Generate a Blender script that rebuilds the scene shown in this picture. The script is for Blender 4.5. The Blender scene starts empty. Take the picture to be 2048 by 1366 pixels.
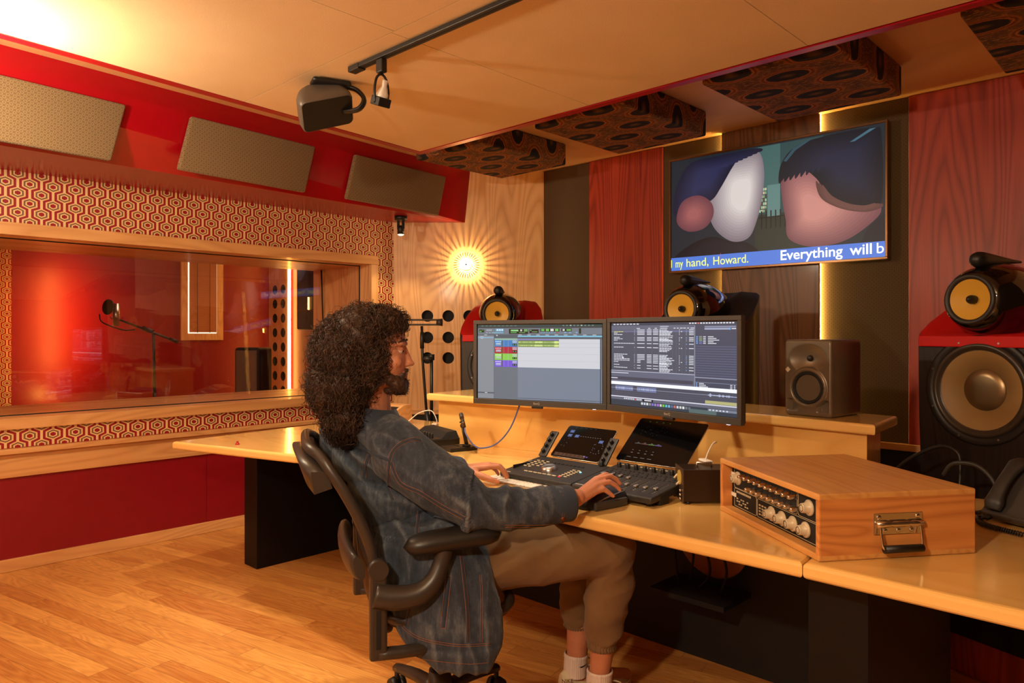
import bpy, bmesh, math, random
from math import sin, cos, pi, radians as R, sqrt, atan2
from mathutils import Vector as V, Matrix as M, noise as mnoise
from mathutils.bvhtree import BVHTree
random.seed(7)
SC = bpy.context.scene
COL = SC.collection
# ---------------------------------------------------------------- camera
cam_d = bpy.data.cameras.new('camera'); cam = bpy.data.objects.new('camera', cam_d); COL.objects.link(cam)
cam_d.sensor_width = 36; cam_d.lens = 36*1456/2048; cam_d.shift_y = -16/2048; cam_d.clip_start = .02
cam.location = (0, 0, 1.32); cam.rotation_euler = (R(90), 0, R(43.8)); SC.camera = cam
# ---------------------------------------------------------------- world, view
w = bpy.data.worlds.new('world'); SC.world = w; w.use_nodes = True
w.node_tree.nodes['Background'].inputs[0].default_value = (1, .62, .36, 1)
w.node_tree.nodes['Background'].inputs[1].default_value = .03
SC.view_settings.view_transform = 'Standard'; SC.view_settings.look = 'None'
SC.view_settings.gamma = 1; SC.view_settings.exposure = .2; SC.view_settings.use_curve_mapping = False
# ---------------------------------------------------------------- lights of the room, and added fills
def lamp(name, kind, loc, power, color, size=.1, target=None, spot=None, blend=.3, sizey=None):
    d = bpy.data.lights.new(name, kind); d.energy = power; d.color = color
    if kind == 'AREA':
        d.size = size
        if sizey: d.shape = 'RECTANGLE'; d.size_y = sizey
    else: d.shadow_soft_size = size
    if kind == 'SPOT': d.spot_size = R(spot); d.spot_blend = blend
    o = bpy.data.objects.new(name, d); COL.objects.link(o); o.location = loc
    if target is not None: o.rotation_euler = (V(target)-V(loc)).to_track_quat('-Z', 'Y').to_euler()
    return o
WARM = (1, .82, .58); WARMER = (1, .52, .2)
lamp('standard_lamp_light', 'POINT', (-.55, -.55, 2.02), 108, WARM, .05)
lamp('corner_lamp_light', 'POINT', (-3.2, .45, 2.2), 66, (1, .85, .60), .06)
lamp('rear_fill_light', 'AREA', (-2.6, -2.2, 2.35), 12, (1, .7, .44), 1.2, (-2.4, 1.5, .8))  # soft fill added behind the camera, no fitting of the room
lamp('desk_spot_light', 'SPOT', (-1.9, 1.9, 2.3), 70, WARM, .04, (-2.3, 2.35, .8), 95, .6)
lamp('desk_spot_light_left', 'SPOT', (-3.2, 1.85, 2.3), 60, WARM, .04, (-3.3, 2.3, .7), 90, .6)
lamp('soffit_spot_light', 'SPOT', (-4.512, 3.45, 2.06), 10, (1, .7, .35), .02, (-4.50, 3.52, 0), 100, .5)
lamp('sconce_light', 'POINT', (-4.353, 4.003, 1.876), 6.5, (1, .66, .32), .006)
lamp('booth_lamp_light', 'AREA', (-7.80, 2.10, 1.45), 11, (1, .34, .07), .06, (-8.2, 2.10, 1.45), None, .3, 1.0)
lamp('booth_fill_light', 'AREA', (-6.6, 2.9, 2.4), 10, (1, .6, .4), .8, (-7.2, 3.0, 0))  # unseen fill added to brighten the booth, no ceiling fitting
lamp('booth_reflection_glow', 'POINT', (-7.95, 1.98, .72), 3.5, (1, .62, .12), .04)  # added light, stands in for a yellow reflection in the window glass
# ---------------------------------------------------------------- node helpers
def s2l(c):
    f = lambda v: v/12.92 if v <= .04045 else ((v+.055)/1.055)**2.4
    return tuple(f(v/255) for v in c)
class NT:
    def __init__(s, name):
        s.m = bpy.data.materials.new(name); s.m.use_nodes = True
        s.t = s.m.node_tree; s.b = s.t.nodes['Principled BSDF']; s.out = s.t.nodes['Material Output']
        s._co = {}
    def n(s, kind, **kw):
        k = s.t.nodes.new(kind)
        for a, v in kw.items(): setattr(k, a, v)
        return k
    def ln(s, a, b): s.t.links.new(a, b)
    def setin(s, sock, v):
        if isinstance(v, bpy.types.NodeSocket): s.ln(v, sock)
        else:
            if sock.type == 'RGBA' and hasattr(v, '__len__') and len(v) == 3: v = (*v, 1)
            sock.default_value = v
    def co(s, kind='Object'):
        if kind not in s._co:
            s._co[kind] = s.n('ShaderNodeTexCoord').outputs[kind]
        return s._co[kind]
    def ma(s, op, a, b=None, c=None, clamp=False):
        k = s.n('ShaderNodeMath', operation=op, use_clamp=clamp)
        s.setin(k.inputs[0], a)
        if b is not None: s.setin(k.inputs[1], b)
        if c is not None: s.setin(k.inputs[2], c)
        return k.outputs[0]
    def xyz(s, vec):
        k = s.n('ShaderNodeSeparateXYZ'); s.ln(vec, k.inputs[0]); return k.outputs
    def cx(s, x, y, z=0.0):
        k = s.n('ShaderNodeCombineXYZ'); s.setin(k.inputs[0], x); s.setin(k.inputs[1], y); s.setin(k.inputs[2], z); return k.outputs[0]
    def mp(s, vec, scale=(1, 1, 1), rot=(0, 0, 0), loc=(0, 0, 0)):
        k = s.n('ShaderNodeMapping'); s.ln(vec, k.inputs[0])
        k.inputs['Scale'].default_value = scale; k.inputs['Rotation'].default_value = rot; k.inputs['Location'].default_value = loc
        return k.outputs[0]
    def noise(s, vec, scale, detail=3, rough=.5, dist=0.0):
        k = s.n('ShaderNodeTexNoise'); s.ln(vec, k.inputs['Vector']); k.inputs['Scale'].default_value = scale
        k.inputs['Detail'].default_value = detail; k.inputs['Roughness'].default_value = rough; k.inputs['Distortion'].default_value = dist
        return k.outputs['Fac']
    def ramp(s, fac, stops, interp='LINEAR'):
        k = s.n('ShaderNodeValToRGB'); s.setin(k.inputs[0], fac); cr = k.color_ramp; cr.interpolation = interp
        while len(cr.elements) < len(stops): cr.elements.new(.5)
        for e, (p, c) in zip(cr.elements, stops):
            e.position = p; e.color = (*c, 1) if len(c) == 3 else c
        return k.outputs[0]
    def mix(s, f, a, b, blend='MIX'):
        k = s.n('ShaderNodeMix', data_type='RGBA', blend_type=blend)
        s.setin(k.inputs[0], f); s.setin(k.inputs[6], a); s.setin(k.inputs[7], b); return k.outputs[2]
    def bump(s, h, strength=.3, dist=.01):
        k = s.n('ShaderNodeBump'); s.setin(k.inputs['Height'], h); k.inputs['Strength'].default_value = strength
        k.inputs['Distance'].default_value = dist; s.ln(k.outputs[0], s.b.inputs['Normal'])
    def p(s, **kw):
        nm = dict(base='Base Color', rough='Roughness', metal='Metallic', spec='Specular IOR Level', coat='Coat Weight',
                  coatr='Coat Roughness', em='Emission Color', ems='Emission Strength', sheen='Sheen Weight', alpha='Alpha',
                  sss='Subsurface Weight', trans='Transmission Weight', ior='IOR', aniso='Anisotropic')
        for a, v in kw.items(): s.setin(s.b.inputs[nm[a]], v)
        return s.m
def plain(name, c, rough=.5, metal=0.0, **kw):
    t = NT(name); col = s2l(c)
    f = t.noise(t.co(), 14, 2)
    d = tuple(v*.86 for v in col)
    t.p(base=t.mix(f, d, col), rough=rough, metal=metal, **kw); return t.m
def emis(name, c, st=1.0):
    t = NT(name); t.p(base=(0, 0, 0), em=s2l(c), ems=st, rough=.4); return t.m
def wood(name, dark, light, axis=0, scale=1.0, rings=26, rough=.35, coat=.2, contrast=.5, fine=.35, streak=8.0):
    """grain runs along the given axis of the object's own coordinates"""
    t = NT(name); d, l = s2l(dark), s2l(light)
    st = [1, 1, 1]; st[axis] = 1/streak
    v = t.mp(t.co(), tuple(x*scale for x in st))
    n1 = t.noise(v, 2.2, 1.5, .4, .35)
    ring = t.ma('MULTIPLY', n1, rings)
    ring = t.ma('PINGPONG', ring, .5)
    ring = t.ma('MULTIPLY', ring, 2)
    ring = t.ma('POWER', ring, 1.6)
    st2 = [90, 90, 90]; st2[axis] = 2.2
    f = t.noise(t.mp(t.co(), tuple(x*scale for x in st2)), 1.0, 3, .6)
    k = t.ma('MULTIPLY_ADD', ring, contrast, t.ma('MULTIPLY', f, fine))
    k2 = t.noise(v, 1.1, 2)
    k = t.ma('ADD', k, t.ma('MULTIPLY_ADD', k2, .5, -.2), clamp=True)
    c = t.ramp(k, [(0, l), (1, d)])
    t.p(base=c, rough=rough, coat=coat, coatr=.12); t.bump(f, .06, .002); return t.m
# ---------------------------------------------------------------- materials
MT = {}
def hexpaper():
    t = NT('hexagon_wallpaper'); o = t.xyz(t.co())
    u = t.ma('DIVIDE', o[1], .0575); v = t.ma('DIVIDE', o[2], .0575)      # half pitch units, on the x = const walls
    u = t.ma('ADD', u, 200.18); v = t.ma('ADD', v, 100.05)
    def cell(du, dv):
        a = t.ma('MODULO', t.ma('ADD', u, du+200), 2.0); b = t.ma('MODULO', t.ma('ADD', v, dv+154), 1.90)
        a = t.ma('ABSOLUTE', t.ma('SUBTRACT', a, 1.0)); b = t.ma('ABSOLUTE', t.ma('SUBTRACT', b, .95))
        h = t.ma('MAXIMUM', a, t.ma('MULTIPLY_ADD', b, 1.12, t.ma('MULTIPLY', a, .5)))
        return a, h
    a1, h1 = cell(0, 0); a2, h2 = cell(1.0, .95)
    h = t.ma('MINIMUM', h1, h2); st = t.ma('MINIMUM', a1, a2)
    red, cream, dark, brown = s2l((150, 6, 20)), s2l((230, 198, 138)), s2l((48, 22, 18)), s2l((165, 112, 70))
    col = t.ramp(h, [(0, red), (.235, cream), (.37, dark), (.435, brown), (.53, cream), (.65, red)], 'CONSTANT')
    outer = t.ma('GREATER_THAN', h, .65); stem = t.ma('LESS_THAN', st, .115)
    col = t.mix(t.ma('MULTIPLY', outer, stem), col, cream)
    t.p(base=col, rough=.55); return t.m
def floor_mat():
    t = NT('oak_strip_floor'); w_, L_ = .085, .9
    v = t.mp(t.co(), (1, 1, 1), (0, 0, R(-12.2)))
    o = t.xyz(v)
    row = t.ma('FLOOR', t.ma('DIVIDE', o[1], w_))
    wn = t.n('ShaderNodeTexWhiteNoise', noise_dimensions='1D'); t.ln(row, wn.inputs['W'])
    cx_ = t.ma('ADD', t.ma('DIVIDE', o[0], L_), t.ma('MULTIPLY', wn.outputs[0], 7.3))
    cl = t.ma('FLOOR', cx_)
    w2 = t.n('ShaderNodeTexWhiteNoise', noise_dimensions='2D'); t.ln(t.cx(row, cl), w2.inputs['Vector'])
    pv = w2.outputs[0]
    fr = t.ma('FRACT', t.ma('DIVIDE', o[1], w_)); fc = t.ma('FRACT', cx_)
    gap = t.ma('MAXIMUM', t.ma('GREATER_THAN', t.ma('ABSOLUTE', t.ma('SUBTRACT', fr, .5)), .488),
               t.ma('GREATER_THAN', t.ma('ABSOLUTE', t.ma('SUBTRACT', fc, .5)), .4985))
    off = t.cx(t.ma('MULTIPLY_ADD', pv, 13.0, t.ma('MULTIPLY', o[0], .9)), t.ma('MULTIPLY_ADD', pv, 5.0, t.ma('MULTIPLY', o[1], 9.0)))
    n1 = t.noise(off, 1.3, 2, .5, .7)
    ring = t.ma('MULTIPLY', t.ma('PINGPONG', t.ma('MULTIPLY', n1, 15), .5), 2)
    fine = t.noise(t.mp(v, (3, 120, 1)), 1.0, 3, .6)
    k = t.ma('ADD', t.ma('MULTIPLY', ring, .3), t.ma('ADD', t.ma('MULTIPLY', fine, .35), t.ma('MULTIPLY', pv, .42)), clamp=True)
    c = t.ramp(k, [(0, s2l((240, 182, 100))), (1, s2l((168, 94, 38)))])
    c = t.mix(t.ma('MULTIPLY', gap, .55), c, s2l((90, 48, 20)))
    t.p(base=c, rough=t.ma('MULTIPLY_ADD', fine, .12, .26), coat=.15, coatr=.15); t.bump(t.ma('SUBTRACT', fine, t.ma('MULTIPLY', gap, 2)), .08, .002)
    return t.m
def fabric(name, c1, c2, pitch=.02, u=0, v=2, ring=True, rough=.9):
    """small woven circles on a cloth"""
    t = NT(name); o = t.xyz(t.co())
    def cell(du):
        a = t.ma('SUBTRACT', t.ma('FRACT', t.ma('ADD', t.ma('DIVIDE', o[u], pitch), du+500)), .5)
        b = t.ma('SUBTRACT', t.ma('FRACT', t.ma('ADD', t.ma('DIVIDE', o[v], pitch*.9), du+500)), .5)
        return t.ma('SQRT', t.ma('ADD', t.ma('MULTIPLY', a, a), t.ma('MULTIPLY', b, b)))
    d = t.ma('MINIMUM', cell(0), cell(.5))
    k = t.ma('LESS_THAN', t.ma('ABSOLUTE', t.ma('SUBTRACT', d, .23)), .07)
    n = t.noise(t.co(), 900, 2)
    c = t.mix(k, s2l(c1), s2l(c2)); c = t.mix(t.ma('MULTIPLY', n, .5), c, tuple(x*.5 for x in s2l(c1)))
    t.p(base=c, rough=rough, sheen=.15, spec=.2); t.bump(n, .25, .002); return t.m
def paisley():
    t = NT('ornamental_fabric'); o = t.xyz(t.co())
    P = .38
    def cell(dx, dy):
        a = t.ma('SUBTRACT', t.ma('FRACT', t.ma('ADD', t.ma('DIVIDE', t.ma('ADD', o[0], o[2]), P), dx+50.1)), .5)
        b = t.ma('SUBTRACT', t.ma('FRACT', t.ma('ADD', t.ma('DIVIDE', o[1], .34), dy+50.35)), .5)
        ax = t.ma('ABSOLUTE', a)
        return t.ma('ADD', t.ma('SQRT', t.ma('ADD', t.ma('POWER', t.ma('MULTIPLY', ax, .60), 2.0), t.ma('MULTIPLY', b, b))), t.ma('MULTIPLY', t.ma('POWER', ax, 3.0), .9))
    d = t.ma('MINIMUM', cell(0, 0), cell(.5, .5))
    w_ = t.noise(t.co(), 60, 3, .7)
    dd = t.ma('ADD', d, t.ma('MULTIPLY_ADD', w_, .05, -.025))
    c = t.ramp(dd, [(0, s2l((120, 84, 52))), (.075, s2l((38, 38, 46))), (.16, s2l((40, 40, 48))), (.185, s2l((186, 116, 60))), (.197, s2l((92, 50, 28))),
                    (.235, s2l((160, 100, 54))), (.25, s2l((112, 74, 48))), (.40, s2l((84, 62, 48)))])
    n2 = t.noise(t.mp(t.co(), (14, 50, 50)), 2.0, 3, .7)
    far = t.ma('GREATER_THAN', dd, .245)
    c = t.mix(t.ma('MULTIPLY', far, t.ma('MULTIPLY', t.ma('GREATER_THAN', n2, .56), .55)), c, s2l((190, 132, 76)))
    t.p(base=c, rough=.85, spec=.2); return t.m
def mesh_cloth(name, c, scale=300, rough=.6):
    t = NT(name); o = t.xyz(t.co()); cc = s2l(c)
    k = t.ma('MULTIPLY', t.ma('SINE', t.ma('MULTIPLY', o[0], scale*3)), t.ma('SINE', t.ma('MULTIPLY', t.ma('ADD', o[2], o[1]), scale*3)))
    t.p(base=t.mix(t.ma('MULTIPLY_ADD', k, .5, .5, clamp=True), tuple(v*.55 for v in cc), cc), rough=rough, spec=.3); return t.m
def denim():
    t = NT('worn_denim'); o = t.xyz(t.co())
    n = t.noise(t.co(), 9, 5, .65); n2 = t.noise(t.mp(t.co(), (60, 60, 14)), 1.0, 4, .7)
    tw = t.noise(t.mp(t.co(), (500, 500, 90)), 1.0, 2)
    k = t.ma('ADD', t.ma('MULTIPLY', n, .5), t.ma('MULTIPLY', n2, .5))
    geo = t.n('ShaderNodeNewGeometry')
    k = t.ma('ADD', k, t.ma('MULTIPLY_ADD', geo.outputs['Pointiness'], 3.0, -1.5), clamp=True)
    c = t.ramp(k, [(.30, s2l((36, 42, 52))), (.52, s2l((66, 74, 88))), (.82, s2l((134, 138, 144)))])
    c = t.mix(t.ma('MULTIPLY', tw, .55), c, s2l((26, 32, 44)))
    t.p(base=c, rough=.85, spec=.2, sheen=.1); t.bump(tw, .25, .002); return t.m
def cloth(name, c, fine=500, rough=.85, var=.7):
    t = NT(name); cc = s2l(c); n = t.noise(t.co(), 9, 3); f = t.noise(t.co(), fine, 2)
    t.p(base=t.mix(n, tuple(v*var for v in cc), cc), rough=rough, spec=.2, sheen=.1); t.bump(f, .2, .002); return t.m
def cork_panel():
    t = NT('fleck_board'); n = t.noise(t.co(), 260, 3, .8); m_ = t.noise(t.co(), 3, 2)
    k = t.ma('ADD', t.ma('MULTIPLY', n, .8), t.ma('MULTIPLY', m_, .2))
    t.p(base=t.ramp(k, [(.3, s2l((214, 178, 132))), (.7, s2l((240, 212, 168)))]), rough=.9, spec=.15); t.bump(n, .3, .002); return t.m
def glass(name, tint=(1, 1, 1), rough=0.0, refl=1.0, ior=1.5):
    t = NT(name); tr = t.n('ShaderNodeBsdfTransparent'); gl = t.n('ShaderNodeBsdfGlossy'); ge = t.n('ShaderNodeNewGeometry'); dt = t.n('ShaderNodeVectorMath', operation='DOT_PRODUCT'); mx = t.n('ShaderNodeMixShader')
    t.ln(ge.outputs['Normal'], dt.inputs[0]); t.ln(ge.outputs['Incoming'], dt.inputs[1])
    fr = t.ma('MULTIPLY_ADD', t.ma('POWER', t.ma('SUBTRACT', 1.0, t.ma('ABSOLUTE', dt.outputs['Value'])), 5.0), .96, .04)
    tr.inputs[0].default_value = (*tint, 1); gl.inputs['Roughness'].default_value = rough
    t.ln(t.ma('MULTIPLY', fr, refl), mx.inputs[0]); t.ln(tr.outputs[0], mx.inputs[1]); t.ln(gl.outputs[0], mx.inputs[2]); t.ln(mx.outputs[0], t.out.inputs[0])
    t.t.nodes.remove(t.b); return t.m
MT['hex'] = hexpaper(); MT['floor'] = floor_mat(); MT['board'] = cork_panel(); MT['paisley'] = paisley()
MT['oak'] = wood('pale_oak', (200, 140, 84), (238, 192, 136), 2, 1.6, 20, .4, .1, .5, .35, 7)
MT['oak_y'] = wood('pale_oak_lengthwise', (196, 134, 76), (226, 172, 112), 1, 2.2, 16, .4, .1, .5, .3, 9)
MT['oak_x'] = wood('pale_oak_crosswise', (190, 130, 76), (224, 170, 112), 0, 2.2, 16, .4, .1, .5, .3, 9)
MT['ply'] = wood('birch_plywood', (200, 146, 92), (226, 176, 122), 0, .9, 6, .5, .05, .25, .12, 4)
MT['maple'] = wood('maple_top', (222, 166, 86), (242, 196, 118), 0, 1.4, 8, .16, .6, .3, .2, 6)
MT['maple_f'] = wood('maple_face', (210, 148, 74), (242, 190, 108), 0, 1.6, 9, .25, .4, .35, .15, 3.5)
MT['redwood'] = wood('red_stained_oak', (120, 30, 20), (200, 78, 52), 2, 1.9, 22, .42, .15, .5, .4, 12)
MT['brownwood'] = wood('dark_stained_oak', (72, 46, 28), (146, 102, 66), 2, 1.9, 22, .4, .15, .5, .4, 12)
MT['blackwood'] = wood('black_ash', (6, 5, 5), (34, 28, 26), 2, 2.2, 24, .4, .2, .6, .4, 8)
MT['rackwood'] = wood('oiled_oak', (190, 126, 62), (228, 172, 100), 0, 3.0, 12, .38, .15, .4, .5, 10)
MT['rackside'] = wood('oiled_oak_side', (180, 106, 52), (226, 154, 84), 1, 3.2, 14, .4, .15, .55, .35, 6)
MT['red'] = plain('red_lacquer', (166, 6, 22), .28)
MT['redwall'] = plain('red_wall_paint', (140, 4, 22), .45)
MT['redcloth'] = mesh_cloth('red_speaker_cloth', (206, 22, 20), 420, .55)
MT['panelcloth'] = fabric('taupe_circle_cloth', (120, 96, 66), (150, 124, 90), .028, 1, 2)
MT['wallcloth'] = fabric('brown_circle_cloth', (88, 70, 50), (110, 88, 62), .024, 0, 2)
MT['black'] = plain('black_plastic', (26, 24, 24), .45)
MT['blackm'] = plain('black_matte', (14, 12, 12), .7)
MT['blackg'] = plain('black_gloss', (8, 7, 7), .06, coat=1.0)
MT['grey'] = plain('dark_grey_plastic', (62, 56, 52), .5)
MT['dgrey'] = plain('charcoal_plastic', (42, 38, 36), .5)
MT['alu'] = plain('brushed_aluminium', (205, 198, 190), .3, 1.0)
MT['chrome'] = plain('chrome', (225, 220, 214), .12, 1.0)
MT['white'] = plain('white_plastic', (236, 228, 216), .4)
MT['cream'] = plain('cream_bakelite', (206, 190, 160), .35)
MT['yellowcone'] = mesh_cloth('yellow_woven_cone', (226, 172, 60), 500, .4)
MT['denim'] = denim()
MT['denimd'] = cloth('denim_trim', (58, 66, 82), 420, .85, .6)
MT['skin'] = None
MT['glass'] = glass('window_glass', (1, .97, .95), .0, 1.35)
# ---------------------------------------------------------------- mesh helpers
class MB:
    """collects shapes; build() links them as ONE mesh object"""
    def __init__(s): s.v = []; s.f = []; s.m = []; s.sm = []; s.x = M.Identity(4)
    def add(s, vs, fs, m=0, smooth=False):
        b = len(s.v); s.v += [tuple(s.x @ V(p)) for p in vs]
        s.f += [tuple(b+i for i in f) for f in fs]; s.m += [m]*len(fs); s.sm += [smooth]*len(fs); return s
    def bm(s, bm_, m=0, smooth=False):
        bm_.verts.index_update()
        s.add([tuple(v.co) for v in bm_.verts], [[v.index for v in f.verts] for f in bm_.faces], m, smooth); bm_.free(); return s
    def box(s, lo, hi, m=0, bev=0.0, seg=2, rot=None, smooth=False):
        b = bmesh.new(); bmesh.ops.create_cube(b, size=1)
        c = [(lo[i]+hi[i])/2 for i in range(3)]; d = [abs(hi[i]-lo[i]) for i in range(3)]
        bmesh.ops.scale(b, vec=d, verts=b.verts)
        if bev > 0: bmesh.ops.bevel(b, geom=b.edges[:], offset=min(bev, min(d)*.49), segments=seg, affect='EDGES', profile=.5)
        if rot is not None: bmesh.ops.transform(b, matrix=rot, verts=b.verts)
        bmesh.ops.translate(b, vec=c, verts=b.verts); return s.bm(b, m, smooth)
    def cyl(s, p0, p1, r0, r1=None, m=0, n=20, caps=True, smooth=True):
        r1 = r0 if r1 is None else r1; a, b_ = V(p0), V(p1); z = (b_-a).normalized()
        x = z.orthogonal().normalized(); y = z.cross(x); vs = []
        for c, r in ((a, r0), (b_, r1)):
            for i in range(n):
                t = 2*pi*i/n; vs.append(c+x*(r*cos(t))+y*(r*sin(t)))
        s.add(vs, [(i, (i+1) % n, n+(i+1) % n, n+i) for i in range(n)], m, smooth)
        if caps: s.add(vs, [tuple(reversed(range(n))), tuple(range(n, 2*n))], m)
        return s
    def lathe(s, prof, o=(0, 0, 0), axis=(0, 0, 1), m=0, n=32, ms=None, smooth=True, sx=1.0):
        z = V(axis).normalized(); x = z.orthogonal().normalized() if abs(z.z) < .999 else V((1, 0, 0)); y = z.cross(x); vs = []; o = V(o)
        for (r, h) in prof:
            for i in range(n):
                t = 2*pi*i/n; vs.append(o+z*h+x*(r*cos(t)*sx)+y*(r*sin(t)))
        for k in range(len(prof)-1):
            s.add(vs[k*n:(k+2)*n], [(i, (i+1) % n, n+(i+1) % n, n+i) for i in range(n)], ms[k] if ms else m, smooth)
        return s
    def tube(s, pts, r, m=0, n=8, closed=False, caps=True, sub=0, flat=1.0):
        P = [V(p) for p in pts]
        if sub: P = spline(P, sub, closed)
        k = len(P); rr = r if isinstance(r, (list, tuple)) else [r]*k
        if len(rr) != k: rr = [rr[min(len(rr)-1, int(i*(len(rr)-1)/(k-1)))]*(1-((i*(len(rr)-1)/(k-1)) % 1))+rr[min(len(rr)-1, int(i*(len(rr)-1)/(k-1))+1)]*((i*(len(rr)-1)/(k-1)) % 1) for i in range(k)]
        vs = []; up = None
        for i in range(k):
            a = P[(i-1) % k] if closed or i > 0 else P[i]; b_ = P[(i+1) % k] if closed or i < k-1 else P[i]
            t = (b_-a).normalized()
            if up is None: up = t.orthogonal().normalized() if abs(t.z) > .95 else (V((0, 0, 1))-t*t.z).normalized()
            up = (up-t*up.dot(t)).normalized(); sd = t.cross(up)
            for j in range(n):
                q = 2*pi*j/n; vs.append(P[i]+up*(cos(q)*rr[i]*flat)+sd*(sin(q)*rr[i]))
        fs = [(i*n+j, i*n+(j+1) % n, (i+1)*n+(j+1) % n, (i+1)*n+j) for i in range(k-1) for j in range(n)]
        if closed: fs += [((k-1)*n+j, (k-1)*n+(j+1) % n, (j+1) % n, j) for j in range(n)]
        s.add(vs, fs, m, True)
        if caps and not closed: s.add(vs, [tuple(reversed(range(n))), tuple(range((k-1)*n, k*n))], m)
        return s
    def sph(s, c, r, m=0, n=20, k=12, rot=None):
        b = bmesh.new(); bmesh.ops.create_uvsphere(b, u_segments=n, v_segments=k, radius=1)
        r = (r, r, r) if not hasattr(r, '__len__') else r
        bmesh.ops.scale(b, vec=r, verts=b.verts)
        if rot is not None: bmesh.ops.transform(b, matrix=rot, verts=b.verts)
        bmesh.ops.translate(b, vec=c, verts=b.verts); return s.bm(b, m, True)
    def prism(s, poly, z0, z1, m=0, bev=0.0, seg=3, mt=None, edge=None):
        b = bmesh.new(); vs = [b.verts.new((p[0], p[1], z0)) for p in poly]; f = b.faces.new(vs)
        if f.normal.z > 0 or True:
            r = bmesh.ops.extrude_face_region(b, geom=[f]); up = [g for g in r['geom'] if isinstance(g, bmesh.types.BMVert)]
            bmesh.ops.translate(b, vec=(0, 0, z1-z0), verts=up)
        bmesh.ops.recalc_face_normals(b, faces=b.faces)
        if bev > 0:
            es = [e for e in b.edges if abs(e.verts[0].co.z-e.verts[1].co.z) < 1e-6]
            bmesh.ops.bevel(b, geom=es, offset=bev, segments=seg, affect='EDGES', profile=.5)
        return s.bm(b, m)
    def quad(s, a, b, c, d, m=0): return s.add([a, b, c, d], [(0, 1, 2, 3)], m)
    def build(s, name, mats, parent=None, loc=None, rot=None, auto=True):
        me = bpy.data.meshes.new(name); me.from_pydata(s.v, [], s.f); me.validate(verbose=False)
        for mm in (mats if isinstance(mats, (list, tuple)) else [mats]): me.materials.append(mm)
        if len(me.polygons) == len(s.f):
            me.polygons.foreach_set('material_index', s.m); me.polygons.foreach_set('use_smooth', s.sm)
        b = bmesh.new(); b.from_mesh(me); bmesh.ops.remove_doubles(b, verts=b.verts, dist=1e-6); bmesh.ops.recalc_face_normals(b, faces=b.faces); b.to_mesh(me); b.free()
        o = bpy.data.objects.new(name, me); COL.objects.link(o)
        if parent is not None: o.parent = parent
        if loc is not None: o.location = loc
        if rot is not None: o.rotation_euler = rot
        return o
def spline(P, sub, closed=False):
    out = []; n = len(P)
    for i in range(n if closed else n-1):
        g = lambda j: P[j % n] if closed else P[max(0, min(n-1, j))]
        p0, p1, p2, p3 = g(i-1), g(i), g(i+1), g(i+2)
        for k in range(sub):
            t = k/sub; out.append(.5*((2*p1)+(p2-p0)*t+(2*p0-5*p1+4*p2-p3)*t*t+(3*p1-p0-3*p2+p3)*t**3))
    if not closed: out.append(P[-1])
    return out
def tag(o, label=None, cat=None, group=None, kind=None):
    if label: o['label'] = label
    if cat: o['category'] = cat
    if group: o['group'] = group
    if kind: o['kind'] = kind
    return o
def thing(name, label, cat, loc=(0, 0, 0), rz=0.0, group=None):
    o = bpy.data.objects.new(name, None); COL.objects.link(o); o.empty_display_size = .1
    o.location = loc; o.rotation_euler = (0, 0, rz); return tag(o, label, cat, group)
def copy_tree(o, parent=None):
    c = o.copy(); COL.objects.link(c); c.parent = parent
    for ch in list(o.children): copy_tree(ch, c)
    return c
def struct(name, mb, mats, **k): return tag(mb.build(name, mats, **k), kind='structure')
def text(body, size, name, mat, parent, loc, rot=(R(90), 0, 0), ext=.0005, bold=0.0, align='LEFT', sx=1.0):
    c = bpy.data.curves.new(name, 'FONT'); c.body = body; c.size = size; c.extrude = ext; c.offset = bold; c.align_x = align
    t = bpy.data.objects.new(name, c); COL.objects.link(t)
    dg = bpy.context.evaluated_depsgraph_get(); me = bpy.data.meshes.new_from_object(t.evaluated_get(dg))
    bpy.data.objects.remove(t); o = bpy.data.objects.new(name, me); COL.objects.link(o)
    me.materials.clear(); me.materials.append(mat); o.parent = parent; o.location = loc; o.rotation_euler = rot; o.scale = (sx, 1, 1)
    return o
# ================================================================ ROOM SHELL
LX, FY, RX, CH = -4.81, 4.49, .71, 2.65
m = MB(); m.box((-4.85, -3.05, -.1), (.75, 4.6, 0)); struct('floor', m, MT['floor'])
m = MB(); m.box((-4.85, -3.05, CH), (.75, 4.6, CH+.1)); struct('ceiling', m, MT['ply'])
# front wall: dark base, then panels side by side
m = MB(); m.box((-4.0, FY+.02, 0), (0, FY+.12, CH), 0); m.box((-4.0, FY, 0), (0, FY+.02, .66), 1)
struct('wall_front', m, [MT['wallcloth'], MT['blackm']])
def panel(name, x0, x1, mat, y, label, cat='wall panel', grp=None, dz=0.0):
    m = MB(); m.box((x0, y, .70), (x1, FY+.021 if y > FY-.03 else y+.022, CH-.002), 0, .003, 1)
    return tag(m.build(name, mat), label, cat, grp)
panel('fabric_wall_panel', -3.944, -3.47, MT['wallcloth'], FY, 'brown patterned fabric wall panel between pale oak and left red wood panel')
panel('wood_wall_panel', -3.468, -2.812, MT['redwood'], FY-.012, 'red stained wood wall panel left of the television')
panel('fabric_wall_panel', -2.81, -2.32, MT['wallcloth'], FY, 'brown patterned fabric wall panel behind the left edge of the television')
panel('wood_wall_panel', -2.338, -1.70, MT['brownwood'], FY-.045, 'dark brown wood wall panel behind the middle of the television')
panel('fabric_wall_panel', -1.722, -1.222, MT['wallcloth'], FY, 'brown patterned fabric wall panel lit by the light strip right of the television')
panel('wood_wall_panel', -1.219, -.16, MT['redwood'], FY-.012, 'wide red stained wood wall panel behind the right loudspeaker')
led = emis('led_strip_glow', (255, 206, 110), 60.0)
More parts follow.
